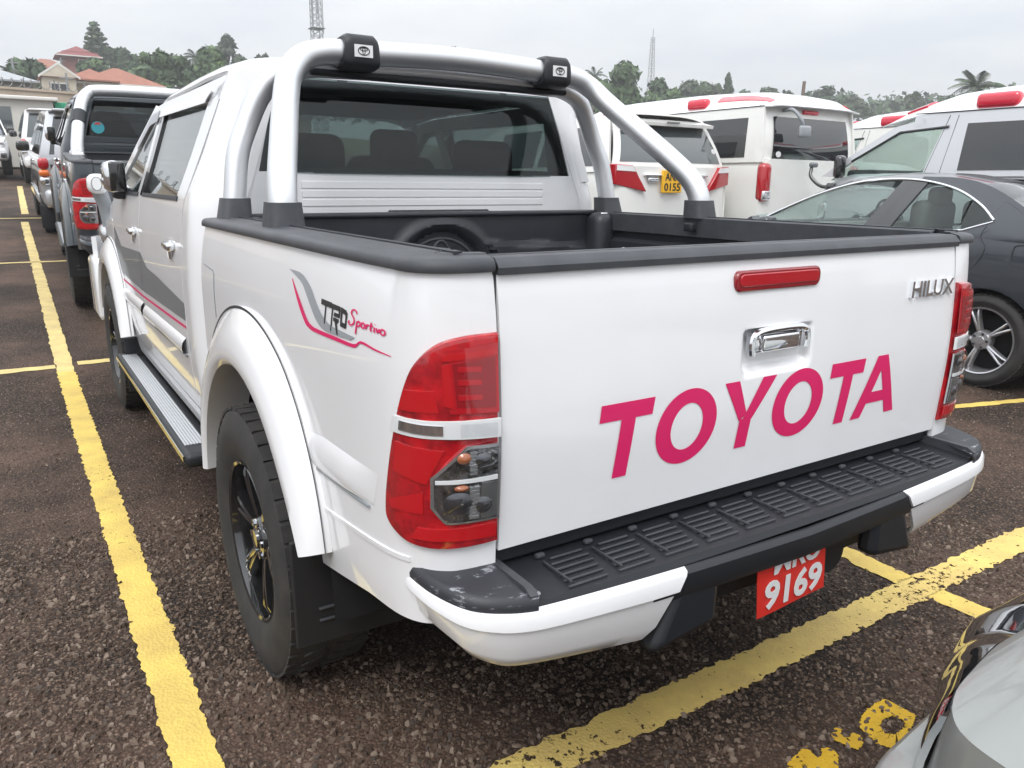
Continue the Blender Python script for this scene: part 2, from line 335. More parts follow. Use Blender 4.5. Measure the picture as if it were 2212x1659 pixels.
# painted characters on the ground, half worn away
def glyph(polys, label):
    mb = MB()
    for poly in polys:
        P = rs(list(poly)+[poly[0]], 90)[:-1]; P = P+rng.normal(0, .0016, P.shape); n = len(P); c = P.mean(0)
        mb.add([(*q, .0045) for q in P], [tuple(range(n))])
    me = mb.build('painted_character', 'paint_deep_yellow', smooth=False); bm = bmesh.new(); bm.from_mesh(me.data); bmesh.ops.triangulate(bm, faces=bm.faces); bm.to_mesh(me.data); bm.free()
    return tag(me, label, 'road marking', 'painted characters behind the pickup')
def ringstrip(outer, inner, label):
    A = rs(outer+[outer[0]], 120)+rng.normal(0, .0018, (121, 2)); B = rs(inner+[inner[0]], 120)+rng.normal(0, .0015, (121, 2)); k_ = int(np.argmin(np.hypot(*(B[:-1]-A[0]).T))); B = np.roll(B[:-1], -k_, 0); B = np.vstack([B, B[:1]]); A[-1] = A[0]
    o = MB().grid([[(*a, .0045), (*((a+b_)/2), .0045), (*b_, .0045)] for a, b_ in zip(A, B)]).build('painted_character', 'paint_deep_yellow', smooth=False)
    return tag(o, label, 'road marking', 'painted characters behind the pickup')
ringstrip([(0.483, -0.099), (0.490, -0.146), (0.488, -0.184), (0.411, -0.213), (0.32, -0.225), (0.303, -0.19), (0.321, -0.131), (0.371, -0.104), (0.439, -0.096)], [(0.436, -0.151), (0.443, -0.178), (0.422, -0.194), (0.375, -0.196), (0.355, -0.181), (0.37, -0.155), (0.4, -0.146)], 'yellow ring-shaped painted character on the asphalt beside the silver car')
glyph([[(0.267, -0.101), (0.278, -0.114), (0.259, -0.118), (0.252, -0.132), (0.265, -0.14), (0.290, -0.134), (0.296, -0.15), (0.278, -0.172), (0.245, -0.181), (0.231, -0.155), (0.224, -0.124), (0.236, -0.109)]], 'small hooked yellow painted character between two larger ones')
glyph([[(0.147, -0.102), (0.135, -0.124), (0.137, -0.143), (0.149, -0.144), (0.171, -0.129), (0.192, -0.139), (0.188, -0.163), (0.136, -0.202), (0.032, -0.138), (0.063, -0.114), (0.111, -0.109)]], 'blotchy yellow painted character nearest the worn line')

# loose and embedded chippings
def chips(n, box, smin, smax, name, seed, cols):
    g = np.random.default_rng(seed); x = g.uniform(box[0], box[1], n); y = g.uniform(box[2], box[3], n); keep = np.ones(n, bool)
    for a, d, nn, ln, wd in LINES:
        dx = np.stack([x-a[0], y-a[1]], 1); al = dx@d; ac = dx@nn; keep &= ~((al > 0) & (al < ln) & (np.abs(ac) < wd/2-.004))
    x, y = x[keep], y[keep]; n = len(x); z = Ta(x, y); s_ = smin+(smax-smin)*g.random(n)**2.2; rot = g.uniform(0, 6.28, n)
    k = 5; ang = np.linspace(0, 2*math.pi, k, endpoint=False)[None]+g.uniform(-.45, .45, (n, k))+rot[:, None]; rad = s_[:, None]*g.uniform(.6, 1.15, (n, k)); asp = g.uniform(.42, .95, n)[:, None]
    lx = rad*np.cos(ang)*asp; ly = rad*np.sin(ang); c, si = np.cos(rot)[:, None], np.sin(rot)[:, None]; lx, ly = lx*c-ly*si, lx*si+ly*c
    h = s_*g.uniform(.22, .60, n); tx, ty = g.normal(0, .22, n)[:, None], g.normal(0, .22, n)[:, None]
    base = np.stack([x[:, None]+lx, y[:, None]+ly, np.repeat((z-.002)[:, None], k, 1)], 2)
    top = np.stack([x[:, None]+lx*.62, y[:, None]+ly*.62, (z+h)[:, None]+tx*lx+ty*ly], 2)
    V = np.concatenate([base, top], 1).reshape(-1, 3); o = np.arange(n)[:, None]*2*k
    quads = np.concatenate([o+np.array([i, (i+1) % k, k+(i+1) % k, k+i])[None] for i in range(k)], 1).reshape(-1, 4)
    tops = (o+np.arange(k, 2*k)[None])
    me = bpy.data.meshes.new(name); me.from_pydata(V.tolist(), [], [tuple(q) for q in quads.tolist()]+[tuple(q) for q in tops.tolist()])
    mi = g.integers(0, len(cols), n)
    for c_ in cols: me.materials.append(M[c_])
    me.polygons.foreach_set('material_index', np.concatenate([np.repeat(mi, k), mi]).astype(np.int32)); me.update()
    o_ = bpy.data.objects.new(name, me); link(o_); return o_
pm('chip_a', (.058, .036, .024), .8); pm('chip_b', (.097, .064, .045), .75); pm('chip_c', (.150, .106, .078), .7); pm('chip_d', (.068, .050, .040), .8); pm('chip_e', (.21, .158, .12), .7)
CC = ['chip_a', 'chip_b', 'chip_c', 'chip_d', 'chip_c', 'chip_a', 'chip_b', 'chip_e']
tag(chips(26000, (-2.3, -.55, -.2, 2.2), 0.003, .0160, 'gravel', 1, CC), 'brown stone chippings in the asphalt left of the pickup', 'gravel', kind='stuff')
tag(chips(19000, (-.75, 1.9, -.5, .75), .003, .0145, 'gravel', 2, CC), 'brown stone chippings in the asphalt behind the pickup', 'gravel', kind='stuff')
tag(chips(12000, (-2.6, -.75, 2.2, 5), .003, .0095, 'gravel', 3, CC), 'brown stone chippings along the bay line further up', 'gravel', kind='stuff')
tag(chips(12000, (1.7, 4.2, -.3, 2.0), .003, .0095, 'gravel', 4, CC), 'brown stone chippings between pickup and grey sedan', 'gravel', kind='stuff')
# ------------------------------------------------------------------ pickup
_pc = spl([(-.699, .000), (-.74, .001), (-.785, .010), (-.822, .035), (-.843, .08), (-.853, .15), (-.858, .3), (-.860, .6), (-.860, 1.56)], 24)
_ps = np.r_[0, np.cumsum(np.hypot(*np.diff(_pc, axis=0).T))]
def plan(s_): return np.array([np.interp(s_, _ps, _pc[:, 0]), np.interp(s_, _ps, _pc[:, 1])])
def bulge(z): return -.011*math.exp(-((z-.93)/.17)**2)
def bed(s_, z, off=0.):
    p_ = plan(s_); q = plan(min(s_+.003, _ps[-1]))-plan(max(s_-.003, 0)); n = np.array([q[1], -q[0]])/max(np.hypot(*q), 1e-9)
    if n @ np.array([-1, -.6]) < 0: n = -n
    k_ = min(1, s_/.22); ins = (max(0, (z-1.0)/.22)**2*.03+max(0, .6-z)*.08)*k_*k_; p_ = p_+n*(off-ins)
    return (p_[0], p_[1]+(bulge(z)+.010*max(0, (z-1.08)/.12)**2)*max(0, 1-s_/.2), z)
_W = np.array([(.40, .81), (.45, .83), (.6, .855), (.8, .866), (1.0, .866), (1.15, .858), (1.285, .838), (1.44, .780), (1.6, .724), (1.70, .690), (1.74, .670)])
def Wc(z): return float(np.interp(z, _W[:, 0], _W[:, 1]))
def side(y, z, off=0., taper=True):
    k = 1.
    if taper and y > 3.9: k = 1-.05*((y-3.9)/.9)**2
    return (-(Wc(z)+off)*k, y, z)
def yd(z): return float(np.interp(z, [.5, 1.25, 1.44, 1.70], [1.862, 1.858, 1.765, 1.70]))
def rwall(z): return 1.60+.038*max(0, (z-1.25)/.45)**1.5
def arch_cols(s0, s1): return None
def wheel(parent, x, y, side_, rr=.378, wd=.235, rim='black', spokes=6, rk=.60):
    """x = outer face of the tyre; side_=-1 left, 1 right; local +x of the profile points outward"""
    wroot = bpy.data.objects.new('wheel', None); wroot.empty_display_size = .1; link(wroot, parent); wroot.location = (x, y, rr)
    if side_ < 0: wroot.rotation_euler = (0, 0, math.pi)
    rimr = rr*rk
    prof = [(-wd, rimr), (-wd-.004, rr*.80), (-wd+.01, rr*.95), (-wd+.03, rr*.985), (-wd*.5, rr), (-.03, rr*.985), (-.010, rr*.95), (0.004, rr*max(.80, rk+.14)), (-.006, rr*(rk+.07)), (-.018, rimr)]
    mb = MB().revolve(spl(prof, 3), 72); nb = 44
    for i in range(nb):
        a = 2*math.pi*i/nb; c, s_ = math.cos(a), math.sin(a); rot = np.array([[1, 0, 0], [0, c, -s_], [0, s_, c]])
        for x0, wl, r0, sk in ((-.034, .045, rr*.986, 0), (-wd+.034, .045, rr*.986, 0), (-wd*.36, .055, rr*.997, .4), (-wd*.64, .055, rr*.997, -.4)):
            cc, ss = math.cos(sk), math.sin(sk); r2 = rot @ np.array([[cc, -ss, 0], [ss, cc, 0], [0, 0, 1]])
            mb.box(rot @ np.array([x0, 0, r0]), (wl, 2*math.pi*rr/nb*.78, .008), r2)
    mb.build('tyre', 'rubber', wroot, angle=30)
    d = {'black': ('gloss_black', 'machined'), 'alloy': ('satin_alloy', 'satin_alloy'), 'steel': ('decal_dark', 'decal_dark'), 'chromed': ('chrome', 'chrome')}[rim]
    MB().revolve([(-.018, rimr), (-.012, rimr*.99), (-.016, rimr*.955), (-.05, rimr*.93), (-.15, rimr*.90), (-wd+.01, rimr*.92), (-wd+.01, rimr)], 64).build('rim', d[1] if rim != 'black' else 'gloss_black', wroot)
    MB().revolve([(-.13, .0001), (-.13, rimr*.72), (-.14, rimr*.72), (-.14, rimr*.9), (-.145, rimr*.9)], 40).build('brake_disc', 'dark_void', wroot)
    sp_ = MB(); ed = MB()
    for i in range(spokes):
        a = 2*math.pi*i/spokes+.3; c, s_ = math.cos(a), math.sin(a); rot = np.array([[1, 0, 0], [0, c, -s_], [0, s_, c]])
        for tw in ((-.11, .11) if spokes <= 6 else (0,)):
            w0, w1 = (.030, .018) if spokes <= 6 else (.034, .022); secs = []
            for t_ in np.linspace(0, 1, 7):
                r_ = rimr*(.17+.79*t_); x0 = -.030-.02*(1-t_)**2+(-.012 if t_ > .9 else 0); hw = w0*(1-t_)+w1*t_; o = tw*r_*(.4+.6*t_)
                secs.append([(x0-.035, o-hw/2, r_), (x0, o-hw*.36, r_), (x0+.004, o, r_), (x0, o+hw*.36, r_), (x0-.035, o+hw/2, r_)])
            P = np.array(secs) @ rot.T; sp_.grid(P)
            if rim == 'black':
                e = np.array([[(q[1][0]+.0015, q[1][1], q[1][2]), (q[1][0]+.0028, q[1][1]+.0032, q[1][2])] for q in secs]) @ rot.T; ed.grid(e)
    sp_.build('spoke', d[0], wroot)
    if rim == 'black': ed.build('spoke_edge', 'machined', wroot)
    hub = MB().revolve([(-.10, rimr*.30), (-.05, rimr*.29), (-.036, rimr*.25), (-.034, rimr*.13), (-.026, rimr*.12), (-.025, .0001)], 32).build('hub', d[0], wroot)
    for i in range(5 if spokes != 6 else 6):
        a = 2*math.pi*i/(5 if spokes != 6 else 6); MB().revolve([(-.048, .010), (-.030, .010), (-.028, .0001)], 8, (0, rimr*.205*math.cos(a), rimr*.205*math.sin(a))).build('wheel_nut', 'reflector_dark' if rim != 'black' else 'chrome', wroot)
    return wroot
def flare(yc, zc, front_end, rear_end, rin=.497, rout=.65):
    """left wheel-arch flare; angles measured from +y (forward) through up"""
    P = []; Q = []; U = []
    for th in np.linspace(rear_end, front_end, 56):
        a = R(th); k = (th-front_end)/(rear_end-front_end)          # 0 front .. 1 rear
        ro = rout-.06*max(0, (abs(k-.5)-.22)/.28)**1.4; ri = rin+(.04*max(0, (k-.8)/.2)**2)
        row = []
        for t_, xo in ((0, .046), (.06, .055), (.14, .059), (.35, .055), (.6, .042), (.8, .026), (.93, .014), (1., .006)):
            r_ = ri*(1-t_)+ro*t_; row.append((-.862-xo, yc+r_*math.cos(a), zc+r_*math.sin(a)))
        row.append((-.862+.004, yc+(ro+.002)*math.cos(a), zc+(ro+.002)*math.sin(a)))
        P.append([(-.775, yc+(ri+.02)*math.cos(a), zc+(ri+.02)*math.sin(a)), (-.88, yc+(ri+.004)*math.cos(a), zc+(ri+.004)*math.sin(a))]+row)
        Q.append([(-.874, yc+(ro+o)*math.cos(a), zc+(ro+o)*math.sin(a)) for o in (-.004, .0035)])
    return MB().grid(P), MB().grid(Q)
def emblem(parent, fn, cx, cz, w_, mat, th=.0016):
    """three interlocked ovals inside a plate, mapped by fn(a, b, depth)"""
    mb = MB(); h = w_*.68
    def ring(cx_, cz_, rx, rz, t_):
        A = ell(cx_, cz_, rx, rz, 28); B = ell(cx_, cz_, rx-t_, rz-t_, 28); mb.grid([[fn(*a, 0), fn(*a, th), fn(*b_, th), fn(*b_, 0)] for a, b_ in zip(A+A[:1], B+B[:1])])
    ring(cx, cz, w_/2, h/2, w_*.07); ring(cx, cz+h*.17, w_*.34, h*.20, w_*.06); ring(cx, cz, w_*.13, h*.44, w_*.055)
    return mb.build('emblem', mat, parent)

def build_pickup(name, loc, rx=0., rz=0., scale=1., paint='white_paint', hero=True, window='tinted_glass'):
    root = empty(name, loc, rz, rx, scale); both = lambda mb, nm, mat, par=root, **k: (mb.build(nm, mat, par, **k), mb.mirror().build(nm, mat, par, **k))
    # --- bed sides with the wheel opening cut into the lower edge
    ss = np.r_[np.linspace(.002, .235, 26), np.linspace(.25, .612, 14)]; sc_ = 1.111; zc = .378
    zl = list(np.interp(ss, [0, .15, .32, .612], [.60, .585, .568, .505])); th = np.linspace(163, 12, 44)
    ss = np.r_[ss, sc_+.51*np.cos(np.radians(th)), 1.665]; zl += list(zc+.51*np.sin(np.radians(th)))+[.50]
    P = [[bed(s_, z0+(1.212-z0)*t_) for t_ in np.linspace(0, 1, 22)] for s_, z0 in zip(ss, zl)]
    sides = both(MB().slab(P, .012, (-1, -.5, .1)), 'bed_side', paint)
    # wheel housings
    P = [[(x, .98+.53*math.cos(a), .378+.53*math.sin(a)) for x in (-.85, -.48)] for a in np.linspace(0, math.pi, 30)]; inner = [[(-.48, .98+r_*math.cos(a), .378+r_*math.sin(a)) for r_ in (.53, .01)] for a in np.linspace(0, math.pi, 30)]
    both(MB().grid(P).grid(inner), 'wheel_housing', 'dark_void')
    fl, seam = flare(.98, .378, 6, 161); both(fl, 'wheel_flare', paint); both(seam, 'flare_seam', 'seam')
    # moulding, lower groove, fuel door on the quarter panels
    prof = [(0, 0), (.12, .004), (.3, .008), (.6, .011), (.86, .011), (.97, .007), (1, -.002)]
    A = rs([(.735, .803), (.535, .830), (.262, .836)], 24); B = rs([(.738, .747), (.53, .752), (.285, .765)], 24)
    both(MB().grid([[bed(*(a*(1-t_)+b_*t_), o*min(1, .02+3.6*(1-i/24))) for t_, o in prof] for i, (a, b_) in enumerate(zip(A, B))]), 'side_moulding', paint)
    both(MB().slab(ruled([(.735, .736), (.30, .757)], [(.735, .743), (.30, .7625)], 14, 1, lambda a, b_: bed(a, b_, .005)), .004, (-1, 0, 0)), 'moulding_shadow_strip', 'decal_grey')
    both(MB().slab(ruled([(.60, .655), (.165, .700)], [(.60, .662), (.165, .709)], 20, 3, lambda a, b_: bed(a, b_, .003)), .004, (-1, 0, 0)), 'body_crease', paint)
    fd = [(1.50, 1.09), (1.628, 1.088), (1.66, .90), (1.475, .90)]
    MB().slab(ruled([(1.478, .95), (1.478, 1.08)], [(1.486, .945), (1.486, 1.085)], 8, 1, lambda a, b_: bed(a, b_, .0015)), .001, (-1, 0, 0)).slab(ruled([(1.486, 1.085), (1.62, 1.094)], [(1.486, 1.089), (1.62, 1.098)], 8, 1, lambda a, b_: bed(a, b_, .0015)), .001, (-1, 0, 0)).build('fuel_door_seam', 'decal_grey', root)
    # --- tailgate with pressed handle scoop
    def tg(x, z):
        y = bulge(z)+.0
        if z > 1.08: y += .010*((z-1.08)/.12)**2
        d = max(0, min(1, (.115-abs(x-.013))/.02))*max(0, min(1, (z-.952)/.03))*max(0, min(1, (1.062-z)/.012))
        y += .026*(d*d*(3-2*d)); return (x, y, z)
    xs_ = np.r_[np.linspace(-.695, -.13, 24), np.linspace(-.12, .145, 50), np.linspace(.155, .695, 24)]; zs_ = np.r_[np.linspace(.712, .93, 18), np.linspace(.938, 1.075, 40), np.linspace(1.085, 1.208, 12)]
    gate = MB().slab([[tg(x, z) for z in zs_] for x in xs_], .03, (0, -1, 0)).build('tailgate', paint, root)
    MB().box((-.6972, .035, .955), (.010, .05, .52)).build('tailgate_gap', 'seam', root, smooth=False); MB().box((.6972, .035, .955), (.010, .05, .52)).build('tailgate_gap', 'seam', root, smooth=False)
    def cap(z0, z1, dep, n=9): return [(-dep*0-.006, z0), (-.008, z0+.012), (-.004, z1-.012), (.006, z1-.002), (.02, z1), (dep-.012, z1), (dep, z1-.008), (dep, z0-.03)]
    MB().slab([[(x, q[0]+.006, q[1]) for q in cap(1.205, 1.2345, .046)] for x in np.linspace(-.697, .697, 40)], .004, (0, -1, .5)).build('tailgate_cap', 'grey_plastic', gate)
    # brake light strip, handle, badge, lettering
    bz = [(-.128, 1.141), (.135, 1.143), (.135, 1.180), (-.128, 1.179)]
    rr_ = lambda x0, x1, z0, z1, r_: [(cx+r_*math.cos(a), cz+r_*math.sin(a)) for cx, cz, a0 in ((x1-r_, z1-r_, 0), (x0+r_, z1-r_, 90), (x0+r_, z0+r_, 180), (x1-r_, z0+r_, 270)) for a in np.radians(np.linspace(a0, a0+90, 6))]
    yq = lambda x, z: tg(x, z)[1]
    bl = MB().prism(rr_(-.132, .138, 1.139, 1.183, .017), lambda a, b_: (a, .02, b_), lambda a, b_: (a, -.006, b_)).build('brake_light', 'lens_red_deep', gate, bevel=.004)
    MB().prism(rr_(-.122, .128, 1.150, 1.176, .010), lambda a, b_: (a, -.004, b_), lambda a, b_: (a, -.0085, b_)).build('brake_lens', 'lens_red', bl, bevel=.002)
    h = MB()
    P = spl([(-.075, 1.004), (-.078, 1.03), (-.068, 1.048), (-.03, 1.055), (.05, 1.056), (.092, 1.05), (.103, 1.03), (.101, 1.006)], 6); h.tube([(a, -.012, b_) for a, b_ in P], .0075, 8)
    h.build('handle_surround', 'chrome', gate); MB().rbox((.013, .004, 1.026), (.168, .022, .046), .008).build('handle', 'chrome', gate); MB().rbox((.013, -.009, 1.026), (.118, .018, .036), .006).build('handle_grip', 'chrome', gate)
    if hero:
        text_fit('HILUX', lambda a, b_, d: (a, tg(a, b_)[1]-d, b_), .492, .682, 1.086, 1.126, .008, 'badge', 'chrome', gate, shear=.12, bold=.02)
        def letters():
            h0, h1, t_, sl = .800, .952, .036, .016; o = []
            sx = lambda x, z: x+sl*(z-h0)/(h1-h0)
            def quadT(xl, xr):
                c = (xl+xr)/2-sl*.75; o.append([(xl-.002, h1-.034), (xr-.006, h1-.034), (xr, h1), (xl+.002, h1)])
                o.append([(c-.019, h0), (c+.016, h0), (c+.032, h1-.03), (c-.004, h1-.03)])
            quadT(-.479, -.343); quadT(.206, .337)
            o.append([(-.102, h0), (-.066, h0), (-.058, .866), (-.094, .866)]); o.append([(-.096, .862), (-.074, .876), (-.104, h1), (-.148, h1)]); o.append([(-.084, .866), (-.057, .862), (.014, h1), (-.030, h1)])
            o.append([(.306, h0), (.344, h0), (.424, h1), (.386, h1)]); o.append([(.446, h0), (.484, h0), (.428, h1), (.392, h1)]); o.append([(.345, .834), (.455, .834), (.450, .862), (.360, .862)])
            rings = []
            for x0, x1 in ((-.338, -.164), (.008, .186)):
                cx, cz = (x0+x1)/2, (h0+h1)/2; rx_, rz_ = (x1-x0)/2-.003, (h1-h0)/2+.003
                A = [(sx(a-sl/2, b_), b_) for a, b_ in ell(cx, cz, rx_, rz_, 48)]; B = [(sx(a-sl/2, b_), b_) for a, b_ in ell(cx, cz, rx_-.040, rz_-.030, 48)]; rings.append((A, B))
            return o, rings
        lo, ri = letters(); k = 0
        for q in lo:
            k += 1; P = ruled([q[0], q[1]], [q[3], q[2]], 6, 8, lambda a, b_, e=k: (a, tg(a, b_)[1]-.0012-.0002*(e % 3), b_)); MB().grid(P).build('letter', 'magenta', gate)
        for A, B in ri: MB().grid([[(a[0]*(1-t_)+b_[0]*t_, tg(a[0]*(1-t_)+b_[0]*t_, a[1]*(1-t_)+b_[1]*t_)[1]-.0012, a[1]*(1-t_)+b_[1]*t_) for t_ in (0, .33, .66, 1)] for a, b_ in zip(A+A[:1], B+B[:1])]).build('letter', 'magenta', gate)
    else: emblem(gate, lambda a, b_, d: (a, tg(a, b_)[1]-.001-d*3, b_), .0, .86, .13, 'chrome')
    # --- tail lights
    outl = spl([(.004, 1.112), (.06, 1.110), (.105, 1.099), (.137, 1.073), (.158, 1.036), (.182, .966), (.205, .876), (.219, .801), (.213, .768), (.172, .745), (.12, .738), (.06, .737), (.004, .738)], 6)
    for mir in (False, True):
        lt = bpy.data.objects.new('tail_light', None); lt.empty_display_size = .05; link(lt, root)
        def put(mb, nm, mat, **k): return (mb.mirror() if mir else mb).build(nm, mat, lt, **k)
        def domed(poly, off, n=6):
            P = np.array(poly); c = np.array([P[:, 0].min()*.5+P[:, 0].max()*.5, P[:, 1].mean()]); rows = []
            for t_, o in ((1.0, -.004), (1., off*.55), (.985, off*.9), (.95, off), (.7, off*1.1), (.4, off*1.15), (.03, off*1.15)):
                rows.append([bed(max(.003, c[0]+(q[0]-c[0])*t_), c[1]+(q[1]-c[1])*t_, o) for q in P])
            return MB().grid(np.array(rows), closed_v=True)
        put(domed(outl, .012), 'lamp_body', 'lamp_red')
        sub = lambda pts, off, th_=.004: MB().slab(ruled(*pts, 16, 10, lambda a, b_: bed(a, b_, off)), th_, (-1, -1, 0))
        put(sub(([(.010, .980), (.09, .984)], [(.010, 1.098), (.09, 1.090)]), .0158, .002), 'lamp_bowl', 'lens_red')
        put(sub(([(.016, .990), (.08, .995)], [(.016, 1.075), (.085, 1.068)]), .0165), 'stop_lamp', 'lens_red_deep'); put(sub(([(.012, 1.078), (.10, 1.072)], [(.012, 1.088), (.098, 1.084)]), .017), 'lens_rib', 'lens_red_mid')
        put(sub(([(.084, .993), (.098, .998)], [(.088, 1.068), (.10, 1.066)]), .017), 'lens_rib', 'lens_red_mid')
        for j, zz in enumerate((1.052, 1.03, 1.005)): put(sub(([(.04, zz), (.078, zz+.002)], [(.04, zz+.009), (.078, zz+.011)]), .0175), 'lens_step', 'lens_red')
        put(sub(([(.105, .986), (.172, .984)], [(.112, 1.022), (.158, 1.02)]), .0150), 'lens_facet', 'lens_red_mid')
        put(sub(([(.006, .936), (.10, .941), (.186, .942)], [(.006, .969), (.10, .972), (.179, .972)]), .0155), 'clear_band', 'sticker_white')
        put(sub(([(.014, .941), (.075, .944)], [(.014, .963), (.075, .966)]), .017), 'reversing_lens', 'clear_lens'); put(sub(([(.10, .947), (.17, .949)], [(.10, .964), (.168, .966)]), .017), 'reversing_bowl', 'chrome')
        put(sub(([(.125, .86), (.185, .872)], [(.10, .920), (.180, .926)]), .016), 'lens_facet', 'lens_red_mid'); put(sub(([(.012, .752), (.15, .757)], [(.012, .778), (.14, .778)]), .0155), 'lens_rib', 'lens_red_mid')
        put(sub(([(.195, .800), (.20, .815)], [(.13, .805), (.13, .845)]), .0155), 'lens_facet', 'lens_red_mid')
        put(sub(([(.008, .786), (.098, .787), (.119, .817)], [(.008, .925), (.066, .927), (.119, .872)]), .016), 'indicator_frame', 'reflector')
        put(sub(([(.012, .790), (.096, .791), (.114, .819)], [(.012, .920), (.065, .922), (.114, .870)]), .0168), 'indicator_bowl', 'bowl_chrome')
        put(sub(([(.014, .862), (.112, .862)], [(.014, .870), (.112, .868)]), .019), 'lamp_divider', 'sticker_white')
        for (cx, cz, rx_, rz_, mt) in ((.070, .906, .011, .010, 'bulb_amber'), (.074, .853, .011, .006, 'bulb_amber'), (.078, .826, .024, .020, 'reflector_dark'), (.076, .826, .014, .012, 'chrome'), (.040, .900, .016, .013, 'reflector_dark'), (.038, .818, .016, .016, 'reflector_dark')):
            put(MB().grid([[bed(max(.003, cx+a*t_), cz+b_*t_, .0178+.006*(1-t_*t_)) for t_ in (1, .7, .3, .01)] for a, b_ in ell(0, 0, rx_, rz_, 16)], closed_u=True), 'bulb', mt)
        stp = MB()
        for j in range(9): stp.slab(ruled([(.045, .795+j*.0068), (.062, .795+j*.0068)], [(.045, .799+j*.0068), (.062, .799+j*.0068)], 2, 1, lambda a, b_: bed(a, b_, .0195)), .003, (-1, -1, 0))
        for j in range(7): stp.slab(ruled([(.050, .876+j*.0062), (.062, .876+j*.0062)], [(.050, .8795+j*.0062), (.062, .8795+j*.0062)], 2, 1, lambda a, b_: bed(a, b_, .0195)), .003, (-1, -1, 0))
        put(stp, 'reflector_steps', 'reflector')['kind'] = 'stuff'; rb = MB()
        for j in range(16): rb.slab(ruled([(.013+.0018*j, .793), (.0140+.0018*j, .793)], [(.013+.0018*j, .858), (.0140+.0018*j, .858)], 1, 4, lambda a, b_: bed(a, b_, .0185)), .002, (-1, -1, 0))
        put(MB().grid(ruled([(.008, .788), (.096, .789), (.117, .818)], [(.008, .924), (.065, .926), (.117, .871)], 16, 8, lambda a, b_: bed(a, b_, .0235))), 'indicator_lens', 'clear_lens'); put(MB().grid(ruled([(.006, .936), (.10, .941), (.186, .942)], [(.006, .969), (.10, .972), (.179, .972)], 16, 4, lambda a, b_: bed(a, b_, .0205))), 'band_lens', 'clear_lens')
        put(rb, 'lens_flutes', 'reflector')['kind'] = 'stuff'
    # --- rails and liner
    path = [bed(s_, 1.2)[:2] for s_ in np.r_[np.linspace(.003, .3, 30), np.linspace(.34, 1.665, 24)]]; path = np.array(path); tn = np.gradient(path, axis=0); tn /= np.linalg.norm(tn, axis=1, keepdims=True); nn = np.stack([tn[:, 1], -tn[:, 0]], 1); nn *= -np.sign((nn*np.array([1, .6])).sum(1))[:, None]
    k = np.clip((np.arange(len(path)))/18., 0, 1)*.62+.38
    prof = [(.007, 1.211), (.009, 1.217), (.007, 1.227), (.001, 1.233), (-.010, 1.2355), (-.05, 1.237), (-.056, 1.240), (-.105, 1.240), (-.110, 1.236), (-.110, 1.17)]
    rail = [[(p_[0]+q[0]*(a if a > -.02 else a*kk), p_[1]+q[1]*(a if a > -.02 else a*kk), z) for a, z in prof] for p_, q, kk in zip(path, nn, k)]
    both(MB().slab(rail, .004, (-.5, 0, 1)), 'bed_rail', 'grey_plastic')
    MB().slab(ruled([(-.735, .05), (.735, .05)], [(-.735, 1.54), (.735, 1.54)], 30, 20, lambda a, b_: (a, b_, .80+.006*(1 if int(a*12+40) % 2 else 0))), .02, (0, 0, 1)).build('bed_floor', 'liner_plastic', root)
    def fw(x, z):
        y = 1.515; r_ = math.hypot((x+.01)/.205, (z-1.02)/.185); y -= .022*max(0, min(1, (1.0-abs(r_-1)*6)))
        lip = 1.145-.028*min(1, abs(x)/.7)
        if r_ > 1.1 and z < lip: y -= .03*min(1, (lip-z)/.02)
        if r_ < .86: y += .012
        return (x, y, z)
    MB().slab([[fw(x, z) for z in np.linspace(.80, 1.242, 46)] for x in np.linspace(-.742, .742, 110)], .02, (0, -1, 0)).build('liner_front_wall', 'liner_plastic', root)
    MB().rbox((0, 1.538, 1.238), (1.49, .07, .018), .008).build('front_rail', 'liner_plastic', root)
    e = MB()
    for (cx, cz, rx_, rz_, tr) in ((-.01, 1.015, .155, .135, .006), (-.01, 1.03, .045, .112, .006), (-.01, 1.06, .10, .05, .006)): e.tube([(a, 1.527, b_) for a, b_ in ell(cx, cz, rx_, rz_, 40)]+[(cx+rx_, 1.527, cz)], tr, 8)
    e.build('liner_emblem', 'grey_plastic', root)
    MB().rbox((.02, 1.585, 1.2445), (.42, .02, .016), .006).build('rear_lamp_strip', 'black_plastic', root)
    def wl(y, z):
        x = -.742
        if z < 1.14-.05*max(0, (1.0-y)/1.): x += .028
        if z < 1.0 and .55 < y < 1.42: x += .13*min(1, (1.0-z)/.05)
        return (x, y, z)
    both(MB().slab([[wl(y, z) for z in np.linspace(.80, 1.243, 36)] for y in np.linspace(.04, 1.52, 60)], .015, (1, 0, 0)), 'liner_side_wall', 'liner_plastic')
    both(MB().rbox((-.70, 1.47, 1.02), (.10, .11, .44), .04), 'liner_corner', 'liner_plastic')
    MB().slab([[(x, .055, z) for z in (.80, 1.235)] for x in (-.69, .69)], .02, (0, 1, 0)).build('tailgate_liner', 'liner_plastic', gate)
    tie = MB().prism(ell(0, 0, .011, .017, 16), lambda a, b_: (.716, 1.33+a, 1.09+b_), lambda a, b_: (.706, 1.33+a, 1.09+b_)).build('tie_down_plate', 'sticker_white', root)
    # --- sports bar
    bar = bpy.data.objects.new('sports_bar', None); bar.empty_display_size = .1; link(bar, root)
